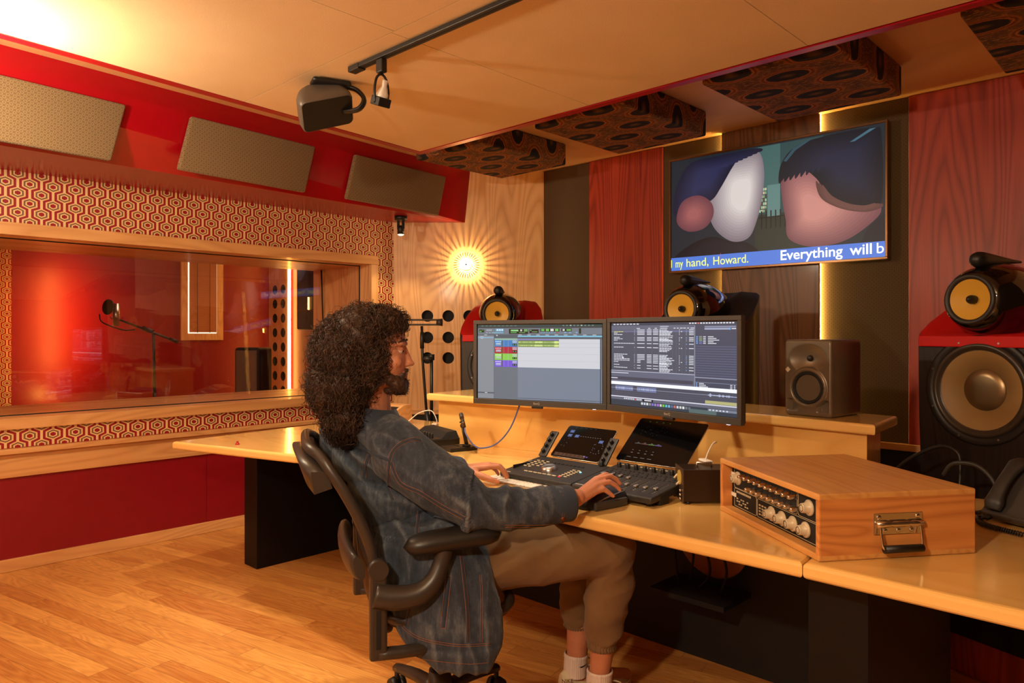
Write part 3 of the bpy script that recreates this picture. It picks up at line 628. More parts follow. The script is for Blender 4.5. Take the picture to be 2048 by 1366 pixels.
# ================================================================ LARGE LOUDSPEAKERS
def big_speaker(label, loc, rz, top, plinth=.16, redpl=False):
    T = thing('studio_speaker', label, 'loudspeaker', loc, rz, 'large loudspeakers along the front wall')
    # plan outline: flat front (y=0), curved sides, round back
    plan = [(-.245, 0), (.245, 0)]
    side = [(.262, .03), (.268, .10), (.262, .22), (.240, .34), (.205, .44), (.15, .53), (.08, .585)]
    plan = [(-.245, 0), (.245, 0)]+side+[(0, .60)]+[(-x, y) for x, y in reversed(side)]
    H0, HF, HB = plinth, 1.303-loc[2], 1.53-loc[2]
    def ring(z, s=1.0, slope=False, dz=0.0, narrow=1.0):
        out = []
        for (x, y) in plan:
            zz = (HF+(HB-HF)*min(1, y/.42)**.9)+dz if slope else z
            out.append((x*s*narrow, .3+(y-.3)*s if s != 1 else y, zz))
        return out
    m = MB(); wz = 1.107-loc[2]
    R_ = [ring(H0, narrow=.86), ring(H0+.45, narrow=.93), ring(.98, narrow=.985), ring(0, slope=True, dz=-.03), ring(0, slope=True, dz=-.005), ring(0, .992, True, 0)]
    loft(m, [r_[1:]+r_[:1] for r_ in R_], 0, closed=False); m.add(R_[0], [tuple(reversed(range(len(plan))))], 0)
    b = bmesh.new(); es = []
    fl = [r_[0] for r_ in R_]+[r_[1] for r_ in reversed(R_)]
    for lp in ([(p[0], p[2]) for p in fl], [(.176*cos(2*pi*i/48), wz+.176*sin(2*pi*i/48)) for i in range(48)]):
        vs = [b.verts.new((p[0], 0, p[1])) for p in lp]; es += [b.edges.new((vs[i], vs[(i+1) % len(vs)])) for i in range(len(vs))]
    bmesh.ops.triangle_fill(b, edges=es, use_beauty=True); m.bm(b, 0)
    m.build('cabinet', MT['blackwood'], T)
    m = MB()
    # cloth top: gently domed slope between rim edges
    r0 = ring(0, .99, True, .0005); r1 = ring(0, .93, True, .012); r2 = ring(0, .6, True, .02); cen = V((0, .3, (HF+HB)/2+.035))
    loft(m, [r0, r1, r2], 0); n = len(r2); m.add(r2+[tuple(cen)], [(i, (i+1) % n, n) for i in range(n)], 0, True)
    if top == 'red': m.box((-.238, -.012, HF-.035), (.238, .012, HF+.008), 0, .004)
    m.build('top_cover', MT['redcloth'] if top == 'red' else MT['blackm'], T)
    # bass driver
    m = MB(); m.lathe([(.207, 0), (.207, .007), (.201, .010), (.180, .010), (.177, .005)], (0, -.0, wz), (0, -1, 0), n=56); m.build('driver_ring', MT['black'], T)
    for i in range(8):
        aa = R(22.5+45*i); m = MB(); m.cyl((.191*cos(aa), -.009, wz+.191*sin(aa)), (.191*cos(aa), -.0125, wz+.191*sin(aa)), .004, m=0, n=10); 
        m.build('screw', MT['alu'], T)
    m = MB(); m.lathe([(.179, .005), (.175, .013), (.168, .017), (.160, .013), (.156, .003), (.150, .001)], (0, 0, wz), (0, -1, 0), n=56); m.build('surround', plain('rubber_surround', (58, 48, 40), .35), T)
    m = MB(); m.lathe([(.152, .001), (.078, -.030), (.078, -.031)], (0, 0, wz), (0, -1, 0), n=56); wc = m.build('woofer_cone', plain('pulp_cone', (150, 118, 72), .55), T)
    m = MB(); m.lathe([(.079, -.030), (.076, -.026), (.05, -.022), (.0, -.020)], (0, 0, wz), (0, -1, 0), n=48); m.build('dust_cap', plain('carbon_dust_cap', (130, 108, 78), .3, .75), wc)
    # turbine head
    hz = 1.447-loc[2]; hd = thing('head', None, None); hd.parent = T; hd.location = (-.01, -.03, hz); hd.name = 'head_joint'
    bpy.data.objects.remove(hd)
    hx = M.Translation((-.005, -.05, hz))
    m = MB(); m.x = hx
    m.lathe([(.086, -.004), (.092, -.006), (.108, .012), (.128, .06), (.142, .13), (.144, .2), (.130, .30), (.10, .40), (.06, .50), (.02, .58), (.001, .60)], (0, 0, 0), (0, 1, -.02), n=48)
    hb = m.build('turbine_head', MT['blackg'], T)
    m = MB(); m.x = hx; m.lathe([(.094, -.002), (.093, -.012), (.086, -.014), (.077, -.009), (.075, 0)], (0, 0, 0), (0, 1, -.02), n=48); m.build('head_ring', MT['dgrey'], hb)
    m = MB(); m.x = hx; m.lathe([(.076, -.003), (.073, -.002), (.016, .022), (.0, .022)], (0, 0, 0), (0, 1, -.02), n=48); cn = m.build('midrange_cone', MT['yellowcone'], hb)
    m = MB(); m.x = hx; m.lathe([(.016, .022), (.017, .005), (.014, -.006), (.006, -.018), (0, -.021)], (0, 0, 0), (0, 1, -.02), n=20); m.build('phase_plug', MT['black'], hb)
    m = MB(); m.x = M.Translation((-.005, .0, hz+.150)); m.lathe([(.0, -.034), (.012, -.032), (.024, -.022), (.030, -.004), (.0305, .014), (.026, .06), (.018, .13), (.010, .20), (.004, .27), (0, .275)], (0, 0, 0), (0, 1, .01), n=24); tw = m.build('tweeter_housing', MT['black'], T)
    m = MB(); m.x = M.Translation((-.005, .0, hz+.150)); m.box((-.012, .0, -.028), (.012, .10, 0), 0, .004); m.build('tweeter_mount', MT['black'], tw)
    m = MB(); m.box((-.23, .03, 0), (.23, .5, plinth), 0, .01); m.build('plinth', MT['redwood'] if redpl else MT['black'], T)
    return T
big_speaker('right large loudspeaker with red cloth top and big bronze woofer', (-.623, 3.185, 0), R(-20), 'red', .16, True)
big_speaker('centre large loudspeaker with plain black top, below the television', (-1.965, 3.36, 0), R(2), 'black')
big_speaker('left large loudspeaker with red cloth top, before the oak corner', (-3.31, 3.33, 0), R(36), 'red')
# ================================================================ DESK
MT['slab'] = plain('black_stained_panel', (15, 12, 11), .5, spec=.25)
dk = thing('studio_desk', 'long maple topped mixing desk on black slab legs', 'desk', (-2.05, 2.3, 0))
DX = M.Translation((2.05, -2.3, 0))
m = MB(); m.x = DX
seamx, g = -.732, .001
left_p = [(-3.953, 1.533), (-3.099, 1.765), (-3.099, 3.1), (-3.85, 3.05), (-4.06, 2.44)]
mid_p = [(-3.097, 1.765), (seamx-g, 1.808), (seamx-g-.12, 2.9), (-.90, 3.12), (-3.097, 3.1)]
right_p = [(seamx+g, 1.808), (.12, 1.80), (.28, 2.3), (.1, 2.75), (-.52, 2.95), (seamx+g-.12, 2.9)]
for p_ in (left_p, mid_p, right_p): m.prism(p_, .708, .75, 0, .012, 3)
m.build('desk_top', MT['maple'], dk)
for (x0, x1) in ((-3.995, -3.848), (-.776, -.622)):
    m = MB(); m.x = DX; m.box((x0, 1.95, 0), (x1, 2.75, .708), 0, .002, 1); m.build('slab_leg', MT['slab'], dk)
m = MB(); m.x = DX; m.box((-3.848, 2.67, 0), (-.776, 2.70, .708)); m.build('back_panel', MT['blackm'], dk)
m = MB(); m.x = DX; m.box((-1.60, 2.45, .30), (-1.28, 2.67, .32)); m.build('cable_tray', MT['blackm'], dk)
# raised bridge at the back of the desk
rz = thing('desk_riser', 'raised maple bridge along the back of the desk carrying the small speaker', 'desk riser', (-2.0, 2.7, .75))
RX_ = M.Translation((2.0, -2.7, 0))
m = MB(); m.x = RX_
f = [(-2.985, 2.545), (-2.405, 2.605), (-1.60, 2.83), (-.885, 2.755)]
m.prism(f+[(-.93, 3.05), (-1.62, 3.14), (-2.42, 2.93), (-3.02, 2.86)], 0.0005, .212, 0); m.build('carcass', MT['maple_f'], rz)
m = MB(); m.x = RX_
f2 = [(-3.03, 2.50), (-2.40, 2.565), (-1.60, 2.79), (-.845, 2.715)]
m.prism(f2+[(-.875, 3.07), (-1.62, 3.16), (-2.42, 2.95), (-3.06, 2.86)], .212, .25, 0, .010, 3); m.build('shelf_top', MT['maple'], rz)
# ================================================================ NEAR FIELD MONITOR SPEAKER ON THE RISER
ns = thing('monitor_speaker', 'small grey two way studio speaker standing on the maple riser', 'loudspeaker', (-1.105, 2.925, 1.0005), R(-8.4))
m = MB(); hw, hh = .0975, .148
body = [[(x, y, z+hh) for x, z in rrect(hw-i_, hh-i_, .014)] for (y, i_) in [(.22, .006), (.215, .0), (.01, .0), (.002, .003), (.0, .009)]]
body = [[(p[0], p[1]-.11, p[2]) for p in r_] for r_ in body]
loft(m, body, 0, cap0=0); MT['satin'] = plain('satin_grey_metal', (122, 106, 88), .34, .45)
bb = m.build('cabinet', MT['satin'], ns)
# front baffle with shaped waveguide, made as a dense grid pushed inwards
m = MB(); nx, nz = 66, 98; vs = []
for j in range(nz+1):
    for i in range(nx+1):
        x = -.0885+.177*i/nx; z = -.139+.278*j/nz; y = 0.0
        e = sqrt((x/.078)**2+((z-.076)/.055)**2)
        if e < 1: y = .017*(1-e*e)**1.1
        dd = sqrt(x*x+(z+.038)**2)
        if .062 < dd < .080: y = -.006*sin(pi*(dd-.062)/.018)
        if dd < .062: y = .004
        if abs(x) > .04 and z < -.085 and dd > .078 and abs(x) < .084 and z > -.128: y = .03
        vs.append((x, -.11+y, z+hh))
m.add(vs, [(j*(nx+1)+i, j*(nx+1)+i+1, (j+1)*(nx+1)+i+1, (j+1)*(nx+1)+i) for j in range(nz) for i in range(nx)], 0, True)
m.build('baffle', MT['satin'], ns)
m = MB(); m.lathe([(.063, .0), (.061, -.004), (.057, -.006), (.052, -.001), (.05, .002), (.026, .02), (.0, .022)], (0, -.108, hh-.038), (0, 1, 0), n=40); wf2 = m.build('woofer', MT['blackm'], ns)
m = MB(); m.sph((0, -.09, hh-.038), (.023, .010, .023)); m.build('dust_cap', MT['black'], wf2)
m = MB(); m.sph((.003, -.096, hh+.076), (.0125, .012, .0125)); m.build('tweeter', MT['black'], ns)
m = MB(); m.x = M.Translation((-.082, -.112, hh+.03)) @ M.Rotation(R(45), 4, 'Y'); m.box((-.008, 0, -.008), (.008, .003, .008)); m.build('diamond_badge', MT['cream'], ns)
# ================================================================ COMPUTER MONITORS
def monitor(label, loc, rz, W, H, ui):
    T = thing('computer_monitor', label, 'monitor', loc, rz, 'pair of computer monitors on the desk')
    b1, b2 = .017, .024
    m = MB()
    m.box((0, -.004, b2), (b1, .018, H-b1), 0, .001, 1); m.box((W-b1, -.004, b2), (W, .018, H-b1), 0, .001, 1)
    m.box((0, -.004, H-b1), (W, .018, H), 0, .001, 1); m.box((0, -.005, 0), (W, .018, b2), 0, .001, 1)
    m.build('bezel', MT['grey'], T)
    m = MB(); m.box((.004, .004, .004), (W-.004, .03, H-.004), 0, .004); m.box((.12, .03, .07), (W-.12, .055, H-.07), 0, .012); m.build('casing', MT['black'], T)
    u = UI(); u.y = .002; ui(u, b1+.004, b2+.002, W-b1-.004, H-b1-.004)
    m = MB(); m.box((b1, .0025, b2), (W-b1, .0045, H-b1)); m.build('panel', MT['blackg'], T)
    u.build('screen_picture', T)
    text('BenQ', .013, 'logo', plain('logo_grey', (150, 136, 120), .4), T, (W/2-.017, -.0055, .008), bold=.0003)
    m = MB(); m.box((W/2-.028, -.002, -.011), (W/2+.024, .014, .0), 0, .003); m.build('sensor_tab', MT['black'], T)
    m = MB(); m.box((W-.062, -.002, -.002), (W-.05, .008, .0)); m.build('power_led', emis('power_led', (220, 220, 255), 2), T)
    return T
rnd = random.Random(3)
def dashes(u, x0, z, n, w, h, col, gap=.002, var=.5, st=1.0):
    x = x0
    for i in range(n):
        ww = w*(1-var*rnd.random()); u.r(x, z, x+ww, z+h, col, st); x += ww+gap
    return x
def ui_left(u, x0, z0, x1, z1):
    X = lambda t: x0+(x1-x0)*t; Z = lambda t: z1-(z1-z0)*t
    r = lambda a, b, c, d, col, st=.8: u.r(X(a), Z(d), X(c), Z(b), col, st)
    r(0, 0, 1, 1, (118, 130, 144)); r(0, 0, 1, .025, (44, 72, 72)); r(0, .025, 1, .045, (54, 60, 68)); r(0, .045, 1, .128, (116, 126, 138))
    for i in range(9): r(.03+.035*i, .008, .05+.035*i, .018, (90, 130, 120))
    for i in range(9): r(.70+.028*i, .006, .712+.028*i, .019, (190, 210, 210) if i in (2, 5) else (120, 150, 150))
    r(.01, .062, .055, .102, (14, 24, 16)); r(.014, .078, .032, .098, (90, 170, 90)); r(.036, .066, .05, .08, (60, 120, 60))
    for k in range(3): r(.075+.016*k, .062, .087+.016*k, .08, (180, 188, 196))
    r(.155, .052, .22, .086, (120, 190, 226)); 
    for k in range(3): r(.163+.02*k, .06, .175+.02*k, .078, (235, 245, 250))
    for k in range(6): r(.07+.025*k, .1, .085+.025*k, .112, (160, 170, 180)); 
    for k in range(4): r(.135+.022*k, .098, .153+.022*k, .114, (110, 180, 215))
    r(.266, .054, .424, .122, (10, 16, 12))
    for k in range(8): r(.282+.008*k, .066, .288+.008*k, .088, (150, 230, 150), 1.0)
    r(.39, .058, .42, .092, (110, 170, 100)); r(.36, .062, .375, .088, (210, 215, 215)); r(.28, .1, .33, .11, (100, 190, 100)); r(.35, .1, .40, .11, (90, 160, 90))
    r(.435, .062, .51, .112, (14, 18, 18)); r(.44, .07, .452, .08, (100, 200, 100)); r(.455, .09, .50, .1, (120, 170, 120))
    r(.523, .052, .675, .092, (14, 20, 16))
    for k, c in enumerate([(110, 190, 90), (120, 200, 90), (230, 235, 230), (120, 200, 100)]): r(.53+.037*k, .056, .556+.037*k, .086, c)
    for k in range(7): r(.527+.021*k, .1, .538+.021*k, .112, (200, 60, 60) if k == 6 else (100, 160, 200))
    r(.69, .052, .77, .09, (14, 20, 16)); r(.70, .058, .716, .084, (210, 220, 215)); r(.73, .06, .765, .082, (110, 190, 90)); r(.712, .098, .728, .112, (110, 180, 230)); r(.75, .098, .766, .112, (110, 180, 230)); r(.80, .098, .816, .112, (110, 180, 230))
    r(.826, .05, .842, .12, (18, 40, 22))
    # left list column
    r(0, .128, .14, 1, (140, 148, 156)); r(0, .128, .14, .145, (92, 102, 112)); r(.055, .133, .08, .14, (210, 215, 218))
    r(.0, .167, .138, .178, (140, 190, 222)); r(.02, .158, .05, .163, (220, 225, 230)); r(.025, .182, .045, .187, (220, 225, 230))
    r(0, .915, .14, .932, (84, 94, 104)); r(.06, .92, .082, .928, (225, 228, 230)); r(.138, .128, .141, 1, (64, 74, 84))
    # track headers
    r(.141, .128, .338, .182, (84, 94, 104)); r(.158, .135, .17, .15, (210, 214, 218))
    r(.145, .182, .335, .206, (150, 190, 170)); 
    for k, c in enumerate([(62, 132, 196), (180, 36, 64), (140, 210, 84), (124, 92, 222)]):
        a = .206+k*.0905; r(.145, a, .335, a+.0895, c); c2 = tuple(min(255, int(v*1.15+20)) for v in c)
        r(.15, a+.012, .20, a+.03, c2)
        for j in range(4): r(.152+.013*j, a+.014, .160+.013*j, a+.024, (230, 236, 240))
        r(.155, a+.04, .198, a+.052, (210, 216, 226)); r(.155, a+.058, .198, a+.068, (180, 196, 210)); r(.205, a+.004, .212, a+.086, (96, 96, 40))
        for j in range(5): r(.222, a+.012+.015*j, .2245, a+.017+.015*j, (220, 228, 240)); r(.258, a+.012+.015*j, .2615, a+.017+.015*j, (220, 228, 240))
        r(.295, a+.008, .332, a+.02, (196, 204, 214)); r(.295, a+.028, .332, a+.038, (196, 204, 214)); r(.295, a+.048, .332, a+.072, (18, 22, 20)); r(.300, a+.054, .307, a+.066, (120, 190, 130)); r(.318, a+.054, .326, a+.066, (120, 190, 130))
    # arrange area
    r(.34, .128, 1, .145, (92, 102, 112)); r(.34, .145, 1, .163, (128, 200, 232))
    for k in range(9): r(.345+.073*k, .133, .373+.073*k, .139, (226, 230, 232))
    r(.34, .163, 1, .19, (84, 96, 108)); r(.34, .19, .985, .568, (204, 206, 214), .9)
    for a in (.243, .296, .386, .478): r(.34, a, .985, a+.002, (180, 182, 190))
    r(.341, .194, .672, .207, (110, 92, 200)); r(.341, .207, .672, .296, (122, 150, 84)); r(.672, .21, .675, .296, (236, 240, 200))
    for zc in (.232, .276):
        for k in range(90):
            t = k/90; h = .002+.008*abs(mnoise.noise(V((t*23, zc*50, 0))))+(.006 if .42 < t < .6 else 0)+(.01 if t > .88 else 0)
            r(.343+.328*t, zc-h, .343+.328*t+.0037, zc+h, (220, 236, 150))
    r(.34, .568, 1, 1, (126, 136, 154)); r(.141, .568, .339, 1, (110, 120, 130)); r(.985, .19, .992, 1, (60, 72, 84)); r(.34, .975, 1, .982, (80, 92, 106))
def ui_right(u, x0, z0, x1, z1):
    X = lambda t: x0+(x1-x0)*t; Z = lambda t: z1-(z1-z0)*t
    r = lambda a, b, c, d, col, st=.8: u.r(X(a), Z(d), X(c), Z(b), col, st)
    G, L, W_ = (92, 96, 112), (140, 146, 172), (232, 234, 244)
    r(0, 0, 1, 1, (84, 88, 104)); r(0, 0, 1, .03, (62, 68, 86)); 
    for i in range(8): r(.02+.03*i, .008, .04+.03*i, .02, W_)
    for i in range(16): r(.66+.0205*i, .006, .674+.0205*i, .02, (236, 120, 120) if i == 3 else W_)
    r(0, .03, .705, .085, (104, 108, 128))
    for (cx_, w_) in [(.23, .03), (.33, .02), (.385, .02), (.43, .06), (.54, .015), (.565, .015), (.59, .02), (.615, .02), (.645, .015), (.67, .03)]: r(cx_, .062, cx_+w_, .07, W_)
    r(.43, .04, .50, .05, (196, 200, 220))
    for c_ in (.215, .30, .36, .42, .53, .56, .58, .605, .63, .66): r(c_, .085, c_+.0012, .62, (116, 120, 140))
    r(0, .092, .70, .110, (112, 116, 150)); z_ = .078
    rows = [.078, .097, .114, .132, .166, .184, .202, .238, .285, .37, .388, .406, .425, .443, .462, .498, .53]
    for k, a in enumerate(rows):
        nl = [1, 1, 1, 1, 2, 1, 1, 2, 3, 1, 1, 1, 1, 2, 2, 2, 2][k]
        if k not in (0,): 
            x = .025
            for q in range(rnd.randint(2, 6) if k not in (7,) else 8):
                w_ = .012+.014*rnd.random(); r(x, a+.003, x+w_, a+.011, (226, 232, 110) if k == 1 else W_); x += w_+.003
        r(.208, a+.001, .217, a+.013, L); r(.236, a+.003, .236+(.065 if k < 13 else .03), a+.011, W_); r(.32, a+.003, .36, a+.011, W_); r(.372, a+.003, .415, a+.011, W_)
        for q in range(nl+1):
            x = .425
            for j in range(rnd.randint(3, 5)):
                w_ = .012+.012*rnd.random(); r(x, a+.003+.014*q, x+w_, a+.011+.014*q, W_); x += w_+.003
        r(.583, a+.003, .588, a+.011, W_); r(.637, a+.002, .644, a+.013, (100, 170, 240) if k % 3 == 1 else L); r(.66, a+.003, .695, a+.011, W_)
        if k in (1, 4, 8, 13): r(.597, a+.003, .607, a+.011, W_)
    # right side panel with banded rows
    r(.705, .03, 1, .74, (74, 78, 98)); r(.70, .04, .706, .74, (150, 154, 178))
    for k in range(13): r(.71, .26+.026*k, 1, .273+.026*k, (92, 96, 124))
    r(.775, .045, .995, .062, L); r(.775, .068, .95, .084, (176, 184, 214)); r(.95, .066, .96, .086, (110, 180, 250)); r(.965, .07, .995, .08, W_)
    for k in range(5):
        a = .155+.018*k; r(.715, a, .725, a+.012, (120, 180, 250)); r(.735, a, .757, a+.012, [(150, 150, 150), (150, 150, 120), (140, 170, 140), (120, 120, 170), (120, 120, 190)][k]); r(.765, a+.002, .785, a+.010, W_); r(.80, a+.002, .84+.02*(k % 3), a+.010, W_)
    r(.705, .60, 1, .612, (150, 154, 178)); r(.705, .655, 1, .66, L)
    for k in range(5): a = .665+.0165*k; r(.713, a, .722, a+.011, (120, 180, 250)); r(.735, a+.001, .77+.015*(k % 3), a+.009, W_); r(.955, a+.001, .97, a+.009, W_); r(.98, a+.001, .99, a+.009, W_)
    # lower wave editor
    r(0, .575, .70, .583, (190, 194, 214)); r(0, .583, .70, .72, (104, 108, 130)); r(0, .65, .69, .69, (74, 76, 92)); r(.0, .60, .16, .608, W_); r(0, .665, .06, .675, W_)
    r(0, .71, 1, .748, (236, 238, 250), 1.0); r(0, .748, 1, .885, (78, 82, 98)); r(0, .787, 1, .791, (170, 176, 200))
    for a in (.815, .84, .862): r(0, a, 1, a+.0015, (112, 116, 140))
    for (a, b) in ((.04, .2), (.235, .40), (.80, 1.0)):
        if a < .7: r(a, .76, b, .815, (116, 128, 168))
        n = 60
        for k in range(n):
            t = k/n; h = .003+.026*abs(mnoise.noise(V((a*31+t*9, 3, 0))))*(1 if a < .7 else 1.6)
            r(a+(b-a)*t, .788-h, a+(b-a)*t+(b-a)/n*.9, .788+h, (186, 194, 226))
    r(0, .886, 1, .898, (226, 228, 244)); r(0, .898, 1, .93, (104, 108, 126)); r(.78, .848, 1, .882, (190, 186, 130))
    for k in range(10): r(.12+.016*k, .905, .131+.016*k, .92, (230, 80, 90) if k == 6 else W_)
    r(.285, .90, .375, .928, (26, 26, 34)); r(.30, .907, .36, .92, W_)
    r(0, .93, 1, 1, (54, 66, 80)); r(.66, .955, .86, 1, (90, 112, 112))
    for k in range(18): r(.272+.0225*k, .94, .288+.0225*k, .968, [(230, 232, 236), (200, 220, 240), (232, 232, 232), (150, 150, 160), (140, 120, 220), (150, 150, 200), (180, 120, 220), (220, 220, 220), (130, 210, 70), (90, 200, 220), (120, 190, 230), (90, 120, 160), (210, 110, 110), (210, 220, 230), (220, 220, 220), (240, 240, 240), (120, 130, 140), (110, 120, 130)][k])
    r(.80, .935, 1, .96, (130, 138, 156))
    for k in range(6): r(.81+.024*k, .94, .82+.024*k, .954, W_)
    u.poly([(X(.105), Z(.40)), (X(.118), Z(.425)), (X(.111), Z(.426)), (X(.107), Z(.438))], (245, 245, 250))
monitor('left computer monitor showing an audio timeline with blue, red, green and purple tracks', (-2.4455, 2.296, .999), R(17.0), .643, .381, ui_left)
monitor('right computer monitor showing a grey script list above a waveform', (-1.805, 2.455, 1.003), R(-9.6), .656, .380, ui_right)
for (x, y, xx, yy, lab) in [(-2.16, 2.43, -2.25, 2.80, 'black support arm standing behind the left computer monitor'), (-1.50, 2.46, -1.62, 2.96, 'black support arm standing behind the right computer monitor')]:
    T = thing('monitor_stand', lab, 'monitor stand', (xx, yy, 1.0005)); m = MB(); m.cyl((0, 0, 0), (0, 0, .012), .045, m=0); m.build('foot', MT['black'], T)
    m = MB(); m.cyl((0, 0, .012), (0, 0, .24), .016, m=0); m.build('post', MT['black'], T)
    m = MB(); d = V((x-xx, y-yy, 0)); m.tube([(0, 0, .2), tuple(d*.45+V((.05, 0, .2))), tuple(d*.86+V((0, 0, .19)))], .014, 0, 8); m.build('arm', MT['black'], T)
# ================================================================ CONTROL SURFACES
kb_ = MT['dgrey']; white_key = MT['white']
def knob(parent, x, y, z, r=.0055, h=.014, mat=None, n=14, tilt=None, name='knob'):
    m = MB(); m.lathe([(0, h), (r*.75, h), (r*.9, h*.85), (r, h*.1), (r, 0)], (0, 0, 0), n=n)
    return m.build(name, mat or MT['black'], parent, loc=(x, y, z), rot=tilt)
# jog wheel surface, left
dc = thing('control_surface', 'black control surface with a silver jog wheel and a tablet between knob wings', 'audio controller', (-2.005, 2.02, .7505))
W = .357; D = .245; slope = .03/D
def sz(y): return .033+slope*y
m = MB(); m.add([(0, 0, .012), (W, 0, .012), (W, D, .03), (0, D, .03), (0, .0, .033), (W, 0, .033), (W, D, sz(D)), (0, D, sz(D))], [(3, 2, 1, 0), (4, 5, 6, 7), (0, 1, 5, 4), (1, 2, 6, 5), (2, 3, 7, 6), (3, 0, 4, 7)])
bo = m.build('body', kb_, dc); bv = bo.modifiers.new('bevel', 'BEVEL'); bv.width = .006; bv.segments = 3
for (x, y) in ((.03, .03), (W-.03, .03), (.03, D-.03), (W-.03, D-.03)): m = MB(); m.cyl((x, y, 0), (x, y, .018), .010, m=0, n=12); m.build('foot', MT['black'], dc)
m = MB(); m.lathe([(0, .016), (.020, .016), (.023, .018), (.029, .013), (.033, .006), (.034, 0)], n=36); m.build('jog_wheel', MT['alu'], dc, loc=(.17, .10, sz(.1)), rot=(R(7), 0, 0))
def keys(parent, pts, w, d, mat, name='button', h=.003, base=0.0):
    for (x, y) in pts:
        m = MB(); m.box((-w/2, -d/2, 0), (w/2, d/2, h), 0, .0008, 1); m.build(name, mat, parent, loc=(x, y, sz(y)+base), rot=(R(7), 0, 0))
keys(dc, [(.10+.0235*i, .045) for i in range(7)], .019, .005, MT['cream'])
keys(dc, [(.265+.0*i, .055+.016*i) for i in range(6)]+[(.288, .055+.016*i) for i in range(6)], .015, .005, MT['cream'])
keys(dc, [(.045, .10+.02*i) for i in range(5)]+[(.068, .10+.02*i) for i in range(5)]+[(.095, .12+.02*i) for i in range(4)], .014, .006, MT['cream'])
keys(dc, [(.13+.02*i, .18) for i in range(8)], .012, .007, MT['black'])
keys(dc, [(.265, .047)], .008, .006, emis('red_lamp', (255, 40, 50), 2.0)); keys(dc, [(.303, .125)], .008, .006, emis('cyan_lamp', (150, 240, 240), 1.5)); keys(dc, [(.115, .14)], .008, .006, emis('cyan_lamp', (150, 240, 240), 1.2))
m = MB(); m.box((.008, .008, .0335), (.05, .02, .0345)); m.build('sticker', MT['white'], dc)
m = MB(); m.box((.026, .05, .038), (.029, .16, .0535)); m.build('fader_slot', MT['blackm'], dc)
m = MB(); m.box((-.006, -.009, 0), (.006, .009, .009), 0, .003); m.build('fader_cap', MT['alu'], dc, loc=(.0275, .15, sz(.15)), rot=(R(7), 0, 0))
knob(dc, W-.035, D-.015, sz(D), .009, .018)
# raised wings with four knobs each
tl = atan2(.088, .08)
for x in (-.008, .298):
    m = MB(); m.box((0, 0, -.010), (.042, .128, .0), 0, .006); wg = m.build('knob_wing', kb_, dc, loc=(x, D-.012, sz(D)+.002), rot=(tl, 0, 0))
    for k in range(4): 
        m = MB(); m.lathe([(0, .015), (.0055, .015), (.007, .012), (.0085, .002), (.0085, 0)], n=14); m.build('knob', MT['black'], wg, loc=(.021, .022+.0275*k, 0))
# tablet on it
tb = thing('tablet', 'smaller tablet on the jog wheel controller showing dark screen with small blue buttons', 'tablet', (-1.960, 2.268, .818))
tb.rotation_euler = (atan2(.10, .115)*1.0, 0, 0)
def tablet(T, w, h, ui):
    m = MB(); m.prism(rrect(w/2, h/2, .012), -.006, 0, 0, .0015, 2); o = m.build('case', MT['alu'], T, loc=(w/2, h/2, 0))
    m = MB(); m.prism(rrect(w/2-.001, h/2-.001, .0115), 0, .0006, 0); m.build('glass_front', plain('tablet_glass', (8, 7, 8), .12, spec=.25), T, loc=(w/2, h/2, 0))
    u = UI(); ui(u, w, h); u.build('screen_picture', T, loc=(0, 0, .0008), rot=(R(-90), 0, 0))
def ui_t1(u, w, h):
    r = lambda a, b, c, d, col, st=.6: u.r(w*a, h*(1-d), w*c, h*(1-b), col, st)
    for (a, b) in [(.1, .14), (.1, .27), (.25, .27), (.78, .36)]: r(a, b, a+.085, b+.085, (86, 110, 170)); r(a+.03, b+.035, a+.055, b+.045, (180, 190, 230))
    for k in range(5): r(.16+.1*k, .045, .2+.1*k, .052, (60, 90, 50) if k == 0 else (90, 80, 76))
    for k in range(9): r(.36+.05*k, .30, .385+.05*k, .312, (130, 124, 120))
    r(.06, .86, .70, .96, (84, 44, 26), .35)
    for k in range(7): r(.09+.085*k, .88, .12+.085*k, .89, (190, 110, 60)); r(.09+.085*k, .92, .12+.085*k, .93, (170, 90, 50))
    r(.66, .88, .69, .90, (190, 180, 240)); r(.71, .88, .75, .91, (100, 70, 180))
    for k in range(14): a, b = .72+.2*rnd.random(), .45+.35*rnd.random(); r(a, b, a+.012, b+.012, (150, 150, 170))
    for k in range(9): a, b = .08+.1*rnd.random(), .38+.3*rnd.random(); r(a, b, a+.01, b+.01, (110, 110, 130))
tablet(tb, .248, .172, ui_t1)
# fader surface, right
fs = thing('control_surface', 'black fader surface with eight silver fader caps under the bigger tablet', 'audio controller', (-1.645, 2.02, .7505))
W = .335; D = .30; slope = .04/D
m = MB(); m.add([(0, 0, .012), (W, 0, .012), (W, D, .03), (0, D, .03), (0, .0, .033), (W, 0, .033), (W, D, sz(D)), (0, D, sz(D))], [(3, 2, 1, 0), (4, 5, 6, 7), (0, 1, 5, 4), (1, 2, 6, 5), (2, 3, 7, 6), (3, 0, 4, 7)])
bo = m.build('body', kb_, fs); bv = bo.modifiers.new('bevel', 'BEVEL'); bv.width = .006; bv.segments = 3
for (x, y) in ((.03, .03), (W-.03, .03), (.03, D-.03), (W-.03, D-.03)): m = MB(); m.cyl((x, y, 0), (x, y, .018), .010, m=0, n=12); m.build('foot', MT['black'], fs)
fy = [.145, .15, .145, .14, .075, .075, .075, .08]
